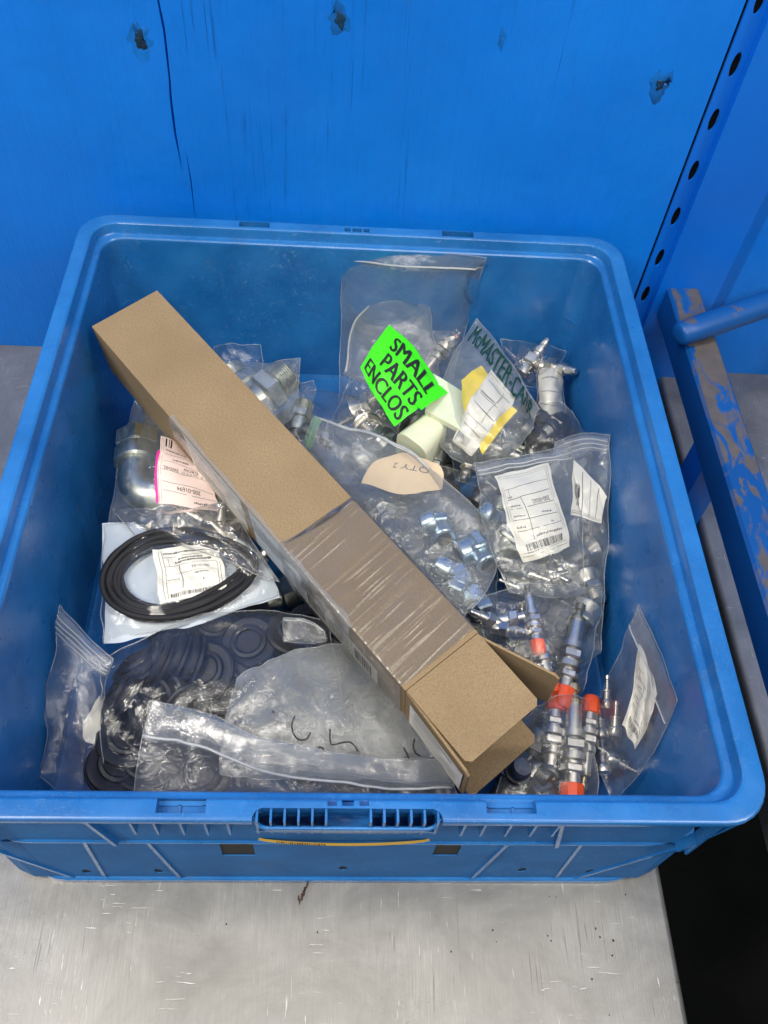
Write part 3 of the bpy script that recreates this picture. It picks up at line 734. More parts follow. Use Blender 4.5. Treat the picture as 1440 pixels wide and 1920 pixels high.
# label layouts (the slips are seen upside down in the tote)
def slip(num,seed,flip=True,full=True):
    def d(p):
        lw=.008
        for m in (.05,.085):
            p.rect(m,m+lw*.6,m,1-m,m>.06); p.rect(1-m-lw*.6,1-m,m,1-m,m>.06); p.rect(m,1-m,m,m+lw*.5,m>.06); p.rect(m,1-m,1-m-lw*.5,1-m,m>.06)
        p.bars(.17,.86,.10,.17,seed,faint=False)
        p.dashes(.17,.36,.075,.095,seed+1)
        for k,y in enumerate((.29,.40,.52,.63,.75,.84)):
            if k!=5: p.rect(.10,.90,y,y+.006,k%2==0)
        p.rect(.345,.354,.19,.63); p.rect(.16,.166,.63,.75)
        p.text(num,.50,.84,.535,.575,False,flip)
        p.dashes(.60,.80,.425,.45,seed+2); p.dashes(.12,.30,.43,.455,seed+3); p.dashes(.12,.28,.545,.57,seed+4); p.dashes(.70,.75,.31,.335,seed+5,False)
        p.dashes(.12,.26,.315,.34,seed+6); p.dashes(.12,.22,.65,.67,seed+7); p.dashes(.40,.88,.205,.235,seed+8)
    return d

# ------------------------------------------------------------------ small hardware
KINDS={}
def kind(name,parts):
    """parts: (part name, MB, material, index of the part it sits on or None)"""
    KINDS[name]=[(pn,mb.mesh(pn,ang=.6),mat,on) for pn,mb,mat,on in parts]
def thread(x0,x1,r,pitch=.0018,depth=.0009):
    n=max(2,int(abs(x1-x0)/pitch)); pr=[]
    for i in range(n):
        a=x0+(x1-x0)*i/n; b=x0+(x1-x0)*(i+.5)/n; pr+=[(a,r-depth),(b,r)]
    return pr+[(x1,r-depth)]
def build_kinds():
    # cap nut in bright blue-white zinc
    kind('cap_nut',[('barrel',MB().lathe([(0,.0085),(0,.0118),(.0015,.013),(.016,.013),(.0175,.0125),(.019,.0105)],26),'blue_zinc',None),
        ('hex',MB().hexprism(.0188,.030,.0145),'blue_zinc',None),('shade_grease_black',MB().lathe([(-.0004,.0001),(-.0003,.0085)],20),'shade_grease_black',0)])  # last part: black disc on the closed end, painted shade of the hole
    kind('plug_ring',[('ring',MB().lathe([(0,.0075),(0,.0118),(.0018,.0132),(.014,.0132),(.016,.012),(.016,.0075)],26,True),'blue_zinc',None),
        ('core',MB().lathe([(.006,.0001),(.006,.0076),(.012,.0076)],18),'dark_steel',None)])
    # big galvanised swivel elbow
    pth=[]; 
    for t in np.linspace(0,1,13):
        a=t*PI/2; pth.append((.020*math.sin(a)+.004,.0,-.020*(1-math.cos(a))))
    body=MB().tube([(-.012,0,0)]+pth+[(.024,0,-.034)],.0165,20)
    kind('swivel_elbow',[('elbow_body',body,'zinc',None),
        ('collar',MB().lathe([(-.030,.0175),(-.030,.0195),(-.027,.021),(-.014,.021),(-.012,.019)],28),'zinc',None),
        ('hex_nut',MB().hexprism(-.050,-.029,.0215),'zinc',None),
        ('threaded_end',(lambda m:(setattr(m,'v',[(z_+.024,y_,-x_-.033) for x_,y_,z_ in m.v]),m)[1])(MB().lathe([(0,.012)]+thread(.0,.016,.0155)+[(.0165,.012)],24)),'zinc',None)])
    # hydraulic adapter: hex with a threaded nose
    kind('hex_adapter',[('hex',MB().hexprism(-.012,.004,.0205),'zinc',None),('threaded_nose',MB().lathe([(.004,.0125)]+thread(.005,.021,.0165)+[(.022,.0145),(.024,.011)],26),'zinc',None),
        ('tail',MB().lathe([(-.034,.009),(-.033,.0145),(-.014,.0155),(-.012,.015)],24),'zinc',None),('shade_grease_black',MB().lathe([(.0242,.0001),(.0241,.009)],18),'shade_grease_black',1)])  # black disc on the nose paints the shade of its hole
    # bell-mouthed bright fitting
    kind('bell_fitting',[('bell',MB().lathe([(.012,.004),(.006,.005),(.001,.010),(0,.0165),(.0012,.0182),(.004,.0175),(.009,.014),(.014,.0125)],30),'nickel',None),
        ('hex',MB().hexprism(.014,.024,.0155),'nickel',None),('threaded_end',MB().lathe(thread(.024,.038,.0115)+[(.039,.009)],22),'nickel',None)])
    # small nickel compression fitting
    kind('compression_fitting',[('nut',MB().hexprism(0,.009,.0078),'nickel',None),('stem',MB().lathe([(.009,.0042),(.012,.0042),(.0125,.0052),(.017,.0052),(.0175,.0036),(.024,.0036),(.0245,.0028),(.027,.0026)],18),'nickel',None),
        ('sleeve',MB().lathe([(-.010,.0048),(-.0095,.0056),(-.001,.0056),(0,.005)],18),'nickel',None)])
    kind('pin_fitting',[('head',MB().lathe([(0,.0020),(0,.0060),(.001,.0066),(.008,.0066),(.009,.006),(.009,.0042),(.016,.0042),(.0165,.0050),(.0185,.0050),(.019,.0022),(.028,.0022),(.0285,.0030),(.032,.0030),(.033,.002)],18),'nickel',None)])
    # check valve with orange dust caps at both ends
    kind('capped_valve',[('valve_body',MB().lathe([(-.030,.0058),(-.012,.0060),(-.011,.0088),(-.006,.0088),(-.005,.0068),(.004,.0068),(.005,.0095),(.010,.0095),(.011,.0060),(.028,.0056)],20),'nickel',None),
        ('hex_nut',MB().hexprism(-.004,.0035,.0112),'nickel',None),('hex_nut',MB().hexprism(.013,.019,.0092),'nickel',None),
        ('dust_cap',MB().lathe([(.026,.0076),(.0265,.0086),(.034,.0088),(.040,.0082),(.0425,.0064),(.043,.001)],9),'orange_cap',None),
        ('tip',MB().lathe([(-.046,.0030),(-.045,.0042),(-.040,.0042),(-.039,.0030),(-.034,.0030),(-.033,.0062),(-.030,.0062)],16),'brass',None)])
    kind('twin_capped_valve',[('valve_body',MB().lathe([(-.030,.0062),(-.012,.0064),(-.011,.0092),(-.006,.0092),(-.005,.0070),(.004,.0070),(.005,.0098),(.010,.0098),(.011,.0062),(.028,.0058)],20),'nickel',None),
        ('hex_nut',MB().hexprism(-.004,.0035,.0115),'nickel',None),
        ('dust_cap',MB().lathe([(.024,.0076),(.0245,.0088),(.033,.0090),(.040,.0084),(.0425,.0064),(.043,.001)],9),'orange_cap',None),
        ('dust_cap',MB().lathe([(-.024,.0076),(-.0245,.0088),(-.033,.0090),(-.040,.0084),(-.0425,.0064),(-.043,.001)],9),'orange_cap',None)])
    # rubber grommet
    kind('rubber_grommet',[('flange',MB().lathe([(-.0045,.009),(-.0055,.0105),(-.0055,.0205),(-.004,.0222),(-.0015,.0222),(-.001,.019),(.001,.019),(.0015,.0222),(.004,.0222),(.0055,.0205),(.0055,.0105),(.0045,.009)],30,True),'navy_rubber',None),
        ('collar',MB().lathe([(.0045,.0095),(.008,.0098),(.0095,.0118),(.0085,.0142),(.0053,.0148)],26),'navy_rubber',None)])
    kind('pipe_coupling',[('sleeve',MB().lathe([(-.018,.010),(-.018,.0128),(-.016,.0140),(.016,.0140),(.018,.0128),(.018,.010)],22,True),'dark_steel',None),
        ('hex',MB().hexprism(-.006,.006,.0168),'dark_steel',None),('threaded_end',MB().lathe(thread(.018,.030,.0108)+[(.031,.009)],20),'dark_steel',None)])
    kind('tee_fitting',[('run',MB().lathe([(-.022,.006),(-.022,.0105),(-.020,.0115),(-.010,.0115),(-.009,.009),(.009,.009),(.010,.0115),(.020,.0115),(.022,.0105),(.022,.006)],18,True),'dark_steel',None),
        ('branch',(lambda m:(setattr(m,'v',[(z_,y_,x_) for x_,y_,z_ in m.v]),m)[1])(MB().lathe([(0,.008),(.014,.008),(.015,.0115),(.024,.0115),(.024,.006)],18)),'dark_steel',None)])
build_kinds()
def put(kindname,name,label,cat,p,direction,group=None,scale=1.0,roll=0.0,mat=None):
    d=Vector(direction).normalized(); up=Vector((0,0,1))
    if abs(d.dot(up))>.98: up=Vector((0,1,0))
    y=up.cross(d).normalized(); z=d.cross(y)
    M=Matrix((d,y,z)).transposed()@Matrix.Rotation(roll,3,'X')
    o=empty(name,tuple(p),label,cat,group); o.rotation_euler=M.to_euler(); o.scale=(scale,)*3
    made=[]
    for pn,me,m,on in KINDS[kindname]:
        made.append(link(pn,me,m,made[on] if on is not None else o))
    return o
def pdir(a,b,z0,z1): return at(*b,z1)-at(*a,z0)

# ------------------------------------------------------------------ the long cardboard box
BA,BB,BC,BD=[np.array(p) for p in ((-.2670,.1719,.1936),(-.2051,.2181,.2029),(.1060,-.1681,.1877),(.0441,-.2143,.1784))]
e1=((BD-BA)+(BC-BB))/2; BL=np.linalg.norm(e1); e1/=BL
e2=(BB-BA); e2-=e1*(e2@e1); BWD=np.linalg.norm(e2); e2/=BWD
en=np.cross(e1,e2); en*=np.sign(en[2]); BH=.070
def build_box():
    M=Matrix((tuple(e1),tuple(e2),tuple(en))).transposed()
    root=empty('cardboard_box',tuple(BA-en*BH),'long brown cardboard box with open end flaps lying across the bags','box')
    root.rotation_euler=M.to_euler()
    t=.0022; L,W,H=BL,BWD,BH
    hw=Matrix((tuple(e1),tuple(e2),tuple(en)))
    # local frame: x along the box, y across, z up from the bottom
    if np.cross(e1,e2)@en<0:
        sgn=-1
    def panel(name,x0,x1,y0,y1,z0,z1,mat='cardboard'):
        b=.0006; return obj(name,MB().box(x0,x1,y0,y1,z0,z1),mat,root)
    panel('top_panel',0,L,0,W,H-t,H); panel('bottom_panel',0,L,0,W,0,t)
    panel('side_panel',0,L,0,t,t+.0002,H-t-.0002); panel('side_panel',0,L,W-t,W,t+.0002,H-t-.0002)
    panel('end_panel',.0,t,t+.0002,W-t-.0002,t+.0002,H-t-.0002)
    def flap(p0,p1,d,n,ln,name='flap',chamf=.004):
        # hinge p0-p1, direction d, thickness along n
        p0,p1,d,n=[Vector(v) for v in (p0,p1,d,n)]; d.normalize(); n.normalize(); ax=(p1-p0).normalized()
        c=chamf; out=[p0,p1,p1+d*(ln-c),p1+d*ln-ax*c,p0+d*ln+ax*c,p0+d*(ln-c)]
        k=len(out); m=MB().add([tuple(v) for v in out]+[tuple(v+n*t) for v in out],[tuple(range(k)),tuple(range(k,2*k))[::-1]]+[(i,(i+1)%k,k+(i+1)%k,k+i) for i in range(k)])
        f=obj(name,m,'cardboard',root)
        # fluted edge
        rim=[out[i]+n*t/2 for i in (2,3,4,5)]
        return f
    flap((L+.0006,.0004,H-t),(L+.0006,W-.0004,H-t),(1,.0,-.06),(0,0,1),.074)
    flap((L+.0006,.0004,0),(L+.0006,W-.0004,0),(1,0,-.10),(0,0,1),.086)
    flap((L+.0006,W-t,t),(L+.0006,W-t,H-t-.001),(1,.40,-.02),(0,1,0),.074)
    lf=flap((L+.0006,0.0,t),(L+.0006,0.0,H-t-.001),(1,-.06,-.04),(0,1,0),.080)
    # labels on the left side
    def sticker(name,x0,x1,z0,z1,mat,draw=None,y=-.0005,par=root,nx=20):
        rs=np.random.RandomState(3); X=np.linspace(x0,x1,nx); Z=np.linspace(z0,z1,4)
        fn=lambda S,T:np.stack([x0+(x1-x0)*np.asarray(S),np.full_like(np.asarray(S,float),y),z0+(z1-z0)*np.asarray(T)],-1)
        S,T=np.meshgrid(np.linspace(0,1,nx),np.linspace(0,1,4))
        o=obj(name,MB().grid(fn(S,T)),mat,root)
        if draw:
            pr=Print(lambda S,T:fn(S,T)+np.array((0,-.0003,0))); draw(pr)
            if pr.ink.v: obj('print',pr.ink,'ink',o)
            if pr.faint.v: obj('fine_print',pr.faint,'faint_ink',o)
        return o
    def d1(p):
        for k in range(7): p.dashes(.05,.62,.1+.11*k,.15+.11*k,k)
    def d2(p):
        p.bars(.05,.28,.15,.75,4); p.bars(.70,.92,.2,.8,6)
        for k in range(6): p.dashes(.34,.64,.12+.13*k,.18+.13*k,k+9,False)
        p.rect(.30,.304,.05,.95); p.rect(.66,.664,.05,.95); p.rect(.02,.98,.9,.905)
    sticker('shipping_label',L*.345,L*.535,.008,H-.0015,'paper',d1)
    sticker('shipping_label',L*.56,L*.74,.004,H-.0005,'white_poly')
    sticker('shipping_label',L*.72,L*.93,.005,H*.62,'paper',d2,-.0011)
    def d3(p):
        for k in range(3):
            p.dashes(.08,.92,.16+.13*k,.20+.13*k,k+20,False)
        p.dashes(.10,.60,.62,.72,31,False); p.dashes(.10,.80,.80,.88,33,False); p.rect(.03,.97,.95,.965); p.rect(.03,.97,.55,.56)
    # label on the left flap, laid along its outer face
    fx0=L+.008; fx1=L+.076
    fn=lambda S,T:np.stack([fx0+(fx1-fx0)*np.asarray(S),-.06*(fx0-L+(fx1-fx0)*np.asarray(S))-.0012+0*np.asarray(T),-.04*(fx0-L+(fx1-fx0)*np.asarray(S))+.01+(H-.022)*np.asarray(T)],-1)
    S,T=np.meshgrid(np.linspace(0,1,6),np.linspace(0,1,4)); o=obj('flap_label',MB().grid(fn(S,T)),'paper',lf)
    pr=Print(lambda S,T:fn(S,T)+np.array((0,-.0003,0))); d3(pr); obj('print',pr.ink,'ink',o)
    # stretch wrap sleeve: ripples run across the box
    x0,x1=L*.655,L*.992
    prof=[(-.0016,.0),(-.0016,H*.5),(-.0016,H-.001),(-.0008,H+.0012)]+[(W*q,H+.0014) for q in np.linspace(.03,.97,24)]+[(W+.0008,H+.0012),(W+.0016,H-.001),(W+.0016,0)]
    nx=320; X=np.linspace(0,1,nx); P=np.zeros((len(prof),nx,3))
    for j,(y,z) in enumerate(prof):
        xx=x0+(x1-x0)*X
        sk=xx+(y*.10)+.0012*vn(y/.03,xx/.02,2)
        rp=.0006*np.clip(vn(sk/.0030,y/.12+.3,3)-.5,0,1)*2+.0011*np.clip(vn(sk/.0018,y/.035,9)-.62,0,1)*2
        if j==0 or j==len(prof)-1: rp=rp*0
        P[j,:,0]=xx+.006*np.sin(y*30)*(X<.02)
        P[j,:,1]=y-(rp if z<H else 0)*(1 if y<0 else -1)*(1 if z<H else 0)
        P[j,:,2]=z+(rp if z>H else 0)
    obj('stretch_wrap',MB().grid(P),'film_wrap',root,smooth=True)
    # film and paper creeping over the left top edge
    nx=70; X=np.linspace(L*.30,L*.86,nx); P=np.zeros((6,nx,3))
    for j,q in enumerate(np.linspace(0,1,6)):
        w=.0035+.004*vn(X/.012,1.5,5)
        a=np.clip(q*2-1,0,1); P[j,:,0]=X
        P[j,:,1]=-.0022+a*w; P[j,:,2]=np.where(q<.5,H-.030+.0305*q*2,H+.0016+.0006*vn(X/.004,q*3,8))
        P[j,:,1]-=.0014*vn(X/.009,q*2,4)*(q<.5)
    obj('torn_film',MB().grid(P),'film_zip',root,smooth=True)
    return root
build_box()

# ------------------------------------------------------------------ bags and what is in them
def build_contents():
    R=random.Random(11)
    # jumble of fittings deep under the bags
    spots=[]
    tries=0
    while len(spots)<95 and tries<4000:
        tries+=1
        x=R.uniform(-.235,.235); y=R.uniform(-.275,.235)
        if y>.20 and x<0.0: continue
        if x>.20 and y<-.10: continue
        if x<-.20 and y<-.02: continue
        if x<.05 and y<-.09: continue
        if all((x-a)**2+(y-b)**2>.027**2 for a,b in spots): spots.append((x,y))
    for i,(x,y) in enumerate(spots):
        k=R.choice(('pipe_coupling','tee_fitting','pipe_coupling','hex_adapter','compression_fitting'))
        a=R.uniform(0,2*PI)
        put(k,'pipe_fitting','grey steel pipe fitting lying loose deep beneath the clear bags','fitting',(x,y,.030+R.uniform(0,.022)),(math.cos(a),math.sin(a),R.uniform(-.5,.5)),'loose fittings under the bags',1.0)
    for j,net in enumerate([
        [[(500,900,.055),(620,900,.06),(740,930,.05)],[(480,800,.06),(600,780,.07),(720,800,.06)],[(470,740,.05),(590,735,.05),(700,760,.05)]],
        [[(640,1180,.06),(800,1160,.065),(930,1200,.055)],[(640,1020,.065),(780,1000,.07),(930,1030,.065)],[(620,900,.06),(760,860,.065),(920,900,.06)]],
        [[(860,900,.05),(960,930,.055),(1085,960,.05)],[(830,800,.055),(950,800,.06),(1060,830,.055)],[(820,730,.05),(940,720,.05),(1040,740,.05)]],
        [[(250,1120,.06),(360,1110,.065),(480,1120,.06)],[(260,960,.065),(370,960,.07),(470,980,.065)],[(290,820,.06),(380,800,.06),(450,830,.06)]]]):
        bag('poly_bag',['crumpled clear bag under the small grey bags behind the box','clear bag buried under the bag of blue-white caps','clear bag buried under the bag with the yellow card','clear bag buried beneath the pink labelled elbow bag'][j],'bag',Sheet(net,.006,.005,.03,50+j,power=.5,down=.02),'film_soft',back=False)

    # --- tall zip bag standing against the back wall, smaller milky bag inside it
    sB=Sheet([[(632,815,.030),(720,850,.045),(836,770,.055)],[(638,640,.092),(750,650,.100),(872,618,.100)],[(641,457,.203),(775,468,.203),(912,482,.203)]],.010,.0018,.05,3,power=.7,wander=.0015)
    bag('zip_bag','tall clear zip bag standing against the back wall of the tote','bag',sB,'film_veil',
        [(((0.005,.905),(.995,.905),(.995,.985),(.005,.985)),[(.25,.0012)],'film_soft')],back_mat='film_clear')
    sB2=Sheet([[(642,700,.075),(735,735,.085),(826,700,.080)],[(672,605,.108),(738,622,.118),(815,640,.108)],[(722,532,.142),(765,570,.130),(808,562,.132)]],.010,.0035,.035,5,power=.5)
    bag('zip_bag','milky inner zip bag behind the green sticker','bag',sB2,'film_milky',[(((.0,.02),(.0,.98),(.06,.98),(.06,.02)),[(.3,.0013)])])
    for px,py,d in ((690,802,(.2,-.75,.65)),(665,770,(.6,.1,.4)),(722,835,(-.5,.3,.3))):
        put('bell_fitting','bell_fitting','bright bell-mouthed fitting in the bag below the green sticker' if px==690 else 'bright metal fitting tucked low in the tall zip bag','fitting',at(px,py,.060 if px==690 else .045),d if px!=690 else (-.15,.85,-.55),None if px==690 else 'fittings low in the tall bag',1.0)
    put('capped_valve','capped_valve','orange capped valve seen dimly through the tall zip bag','valve',at(825,660,.072),(.5,.6,.3))
    # crumpled clear bag round the bell fitting
    s=Sheet([[(628,830,.055),(680,862,.06),(745,850,.06)],[(632,770,.065),(690,785,.085),(750,790,.075)],[(655,700,.075),(700,720,.085),(745,740,.08)]],.006,.006,.022,8,power=.4)
    bag('poly_bag','crinkled clear bag round the bright bell fitting','bag',s,'film_clear')
    # --- green sticker
    sS=Sheet([[(674,689,.125),(703,745,.118),(741,799,.118)],[(700,648,.135),(742,700,.130),(792,762,.122)],[(728,608,.135),(778,650,.130),(833,733,.110)]],.004,.0030,.028,14,edge_wave=.001,wander=.002)
    root=empty('green_sticker',tuple(sS.pos(np.array([.5]),np.array([.5]))[0]-np.array((0,0,.004))),'bright green sticker reading SMALL PARTS ENCLOS','sticker')
    obj('sticker_sheet',local(MB().grid(np.concatenate([sS.patch(((0,0),(1,0),(1,1),(0,1)),70,56)],0)),root),'green_sticker',root,smooth=True)
    pr=Print(lambda S,T:sS.pos(np.asarray(S,float),np.asarray(T,float),1,.0010))
    for dx in (-.008,0,.008):
        pr.text('SMALL',.24+dx,.975+dx,.64,.88); pr.text('PARTS',.27+dx,.94+dx,.355,.59); pr.text('ENCLOS',.09+dx,.97+dx,.07,.30)
    obj('lettering',local(pr.ink,root),'ink',root)
    P=sS.patch(((.93,.42),(1.0,.42),(1.0,1.0),(.93,1.0)),8,14,1,.0006)
    for i in range(8):
        P[:,i,2]+=.0005*i; P[:,i,:2]+=np.array((.0005,-.0008))*i
    obj('curled_edge',local(MB().grid(P),root),'green_sticker',root,smooth=True)
    # --- nylon pieces beside it
    def slab(name,label,pts,h,mat,bulge=.003,cat='spacer'):
        q=[at(*p) for p in pts]; c=sum(q)/4; root=None
        n=12; S,T=np.meshgrid(np.linspace(0,1,n),np.linspace(0,1,n)); q=np.array(q)
        G=((1-S)*(1-T))[...,None]*q[0]+(S*(1-T))[...,None]*q[1]+(S*T)[...,None]*q[2]+((1-S)*T)[...,None]*q[3]
        top=G.copy(); top[...,2]+=bulge*(1-(2*T-1)**4)
        bot=G.copy(); bot[...,2]-=h
        m=MB().grid(top); b=len(m.v); m.grid(bot,True)
        ring=[(0,j) for j in range(n)]+[(i,n-1) for i in range(1,n)]+[(n-1,j) for j in range(n-2,-1,-1)]+[(i,0) for i in range(n-2,0,-1)]
        idx=[i*n+j for i,j in ring]; k=len(idx)
        m.f+=[(idx[a],idx[(a+1)%k],b+idx[(a+1)%k],b+idx[a]) for a in range(k)]
        o=obj(name,m,mat,None,ang=.7); tag(o,label,cat); return o
    slab('nylon_spacer','pale cream nylon block under the tip of the green sticker',[(745,815,.098),(800,770,.1),(838,805,.096),(800,855,.09)],.03,'nylon',.008)
    slab('nylon_plate','flat pale cream nylon plate beside the green sticker',[(797,770,.112),(812,700,.114),(894,752,.11),(866,808,.108)],.006,'nylon',.0008,'plate')
    # --- bag with green lettering, yellow card and slip
    sD=Sheet([[(800,800,.085),(850,860,.085),(905,893,.078)],[(836,690,.112),(893,765,.116),(968,838,.098)],[(893,600,.115),(955,672,.120),(1016,768,.104)]],.008,.0045,.030,21,power=.4)
    yc=Sheet([[(852,795,.108),(868,818,.110),(902,848,.106)],[(866,745,.113),(900,780,.115),(938,806,.110)],[(878,708,.116),(905,686,.12),(968,764,.112)]],.0,.0006,.03,22)
    rD=bag('poly_bag','clear bag with dark green lettering and a yellow edged slip inside','bag',sD,'film_grey')
    pr=Print(lambda S,T:sD.pos(np.asarray(S,float),np.asarray(T,float),1,.0024))
    for dx in (-.003,0,.003): pr.text('McMASTER-CARR',.06+dx,.945+dx,.77,.955)
    m=pr.ink
    obj('lettering',local(m,rD),'green_ink',rD)
    ycard,_=paper(rD,sD,[(862,735),(900,846),(968,766),(905,686)],'yellow',-.0012,name='yellow_card',uvq=[sD.uv(866,712),sD.uv(905,852),sD.uv(971,768),sD.uv(902,684)])
    def dD(p):
        p.rect(.03,.97,.04,.046); p.rect(.03,.97,.95,.956); p.rect(.03,.036,.04,.95,True); p.rect(.96,.966,.04,.95,True)
        for k,x in enumerate((.30,.42,.56,.70,.86)): p.rect(x,x+.007,.10,.90,k%2==1)
        p.rect(.56,.57,.45,.9); p.rect(.72,.73,.1,.6)
        rs=random.Random(5); y=.10
        while y<.62:
            w=rs.choice((.02,.03,.045)); p.rect(.07,.20,y,y+w); y+=w+rs.choice((.025,.04))
        p.dashes(.45,.9,.62,.66,3)
    paper(rD,sD,None,'paper',-.0003,name='paper_slip',draw=dD,uvq=[sD.uv(848,826),sD.uv(921,692),sD.uv(966,745),sD.uv(884,856)])
    for px,py,z in ((880,870,.070),(850,835,.066),(955,850,.07),(975,800,.08),(930,860,.062)):
        a=R.uniform(0,6.28); put('compression_fitting','small_fitting','small bright fitting loose in the bag with green lettering','fitting',at(px,py,z),(math.cos(a),math.sin(a),.2),'fittings in the green lettered bag',1.15)
    # crumpled bags along the right back
    sE=Sheet([[(948,705,.080),(1000,725,.082),(1040,712,.078)],[(945,665,.09),(1000,675,.105),(1055,680,.09)],[(938,636,.095),(1005,645,.100),(1066,657,.096)]],.006,.006,.022,31,power=.4)
    bag('poly_bag','crumpled clear bag of bright fittings behind the green lettering','bag',sE,'film_clear')
    for px,py in ((990,684),(1025,688)): put('compression_fitting','bright_fitting','bright fitting in the crumpled bag behind the green lettering','fitting',at(px,py,.088),(.5,.6 if px<1000 else -.4,.3),'fittings behind the green lettering',1.5)
    sF0=Sheet([[(1000,770,.085),(1030,785,.085),(1062,775,.075)],[(1005,730,.09),(1030,730,.1),(1055,735,.085)],[(1012,690,.09),(1032,682,.095),(1050,700,.088)]],.003,.0014,.03,33,power=.5)
    rF=bag('poly_bag','small clear bag with a creased printed slip near the right wall','bag',sF0,'film_clear')
    def dF(p):
        for k in range(3): p.dashes(.15,.75,.15+.27*k,.18+.27*k,k+40,True)
    paper(rF,sF0,None,'paper',-.0006,name='paper_slip',draw=dF,uvq=((.08,.08),(.92,.08),(.92,.95),(.08,.95)))
    sF=Sheet([[(985,862,.080),(1045,868,.085),(1110,850,.098)],[(982,810,.085),(1045,812,.1),(1098,808,.092)],[(985,765,.085),(1035,752,.09),(1076,772,.088)]],.006,.005,.028,35,power=.45)
    bag('poly_bag','hazy clear bag just above the slip bag by the right wall','bag',sF,'film_soft')
    for px,py in ((1010,790),(1040,800),(1000,815)): put('pipe_coupling','grey_coupling','grey coupling in the hazy bag by the right wall','fitting',at(px,py,.082),(R.uniform(-1,1),R.uniform(-1,1),.2),'couplings in the hazy bag',.9)
    # --- tall right-hand zip bag
    sH=Sheet([[(985,1215,.055),(1062,1262,.055),(1126,1225,.050)],[(1000,1010,.085),(1085,1010,.098),(1142,1010,.102)],[(1040,832,.110),(1095,812,.130),(1145,814,.146)]],.006,.0034,.04,41,power=.5,wander=.003)
    rH=bag('zip_bag','long clear zip bag along the right wall with a curled slip','bag',sH,'film_veil',[(((.05,.90),(.98,.90),(.98,.98),(.05,.98)),[(.2,.0007),(.5,.0007),(.8,.0007)])])
    def dH(p):
        for k,x in enumerate((.28,.52,.76)): p.rect(x,x+.018,.08,.92,k==1)
        p.rect(.03,.97,.05,.06); p.rect(.03,.97,.09,.1,True); p.dashes(.06,.2,.3,.6,3,False); p.text('200-00262',.12,.20,.2,.62)
    paper(rH,sH,None,'paper',-.0004,name='paper_slip',draw=dH,uvq=[sH.uv(1070,964),sH.uv(1128,978),sH.uv(1138,930),sH.uv(1076,862)],wave=.001,waves=1)
    for i,(px,py) in enumerate(((1095,1080),(1075,1120),(1100,1140),(1060,1160),(1110,1030))):
        a=R.uniform(0,6.28); put('pipe_coupling' if i%2 else 'bell_fitting','grey_fitting','grey metal fitting low in the long bag by the right wall','fitting',at(px,py,.06),(math.cos(a),math.sin(a),.1),'fittings in the long right bag',.9)
    # --- bag with the upright slip
    sG=Sheet([[(950,1112,.090),(1030,1122,.095),(1098,1112,.088)],[(906,975,.110),(1000,970,.122),(1087,965,.112)],[(889,868,.122),(975,852,.126),(1068,832,.122)]],.006,.0026,.034,44,power=.5)
    rG=bag('zip_bag','clear zip bag with a bordered bar-coded slip in front of the yellow card','bag',sG,'film_veil',[(((.01,.875),(.99,.875),(.99,.97),(.01,.97)),[(.1,.0007),(.5,.0008)])])
    paper(rG,sG,[(980,1055),(1068,1025),(1028,867),(926,893)],'paper',-.0003,name='paper_slip',draw=slip('200-00262',3))
    for i in range(9):
        px=R.uniform(965,1080); py=R.uniform(1062,1105); a=R.uniform(0,6.28)
        put('pin_fitting','small_pin','small nickel pin at the bottom of the bag with the bordered slip','pin',at(px,py,.086),(math.cos(a),math.sin(a),.15),'pins under the bordered slip',.7)
    # --- big bag of blue-white caps with the cream card
    sI=Sheet([[(566,835,.092),(690,985,.098),(860,1170,.088)],[(576,808,.100),(770,930,.112),(915,1100,.100)],[(592,780,.106),(765,843,.116),(940,1005,.100)]],.006,.0020,.06,47,power=.45)
    rI=bag('zip_bag','big hazy zip bag of blue-white caps beside the cardboard box','bag',sI,'film_veil',[(((.0,.05),(.0,.98),(.055,.98),(.055,.05)),[(.5,.0008)],'film_green_zip','film_green_zip'),(((.03,.93),(.62,.93),(.62,.985),(.03,.985)),[(.2,.0007),(.6,.0007)])],back_mat='film_cloud')
    def dI(p): p.text('QTY 2',.30,.72,.42,.58,True,True)
    cc=Sheet([[(676,905,.098),(750,925,.102),(832,918,.098)],[(690,872,.105),(760,878,.108),(834,890,.104)],[(712,856,.108),(762,851,.110),(818,866,.106)]],.001,.0004,.03,48)
    rc=empty('cream_card',tuple(cc.pos(np.array([.5]),np.array([.5]))[0]-np.array((0,0,.003))),'cream card with handwriting inside the bag of blue-white caps','card')
    obj('card_sheet',local(MB().grid(cc.patch(((0,0),(1,0),(1,1),(0,1)),20,14)),rc),'cream_paper',rc,smooth=True)
    pr=Print(lambda S,T:cc.pos(np.asarray(S,float),np.asarray(T,float),1,.0004)); pr.text('QTY 2',.32,.80,.45,.62,True,True); obj('handwriting',local(pr.faint,rc),'faint_ink',rc)
    CL=['blue-white zinc cap with its round barrel up, closest to the wrapped box','hollow blue-white ring just left of the bordered slip','blue-white cap right of the middle in the hazy bag','lowest blue-white hex cap in the hazy bag','blue-white cap sunk between its brighter neighbours','blue-white ring under the upper edge of the hazy bag','blue-white cap half hidden above the lowest hex cap','blue-white ring nearest the cream card','blue-white cap half under the wrapped box edge']
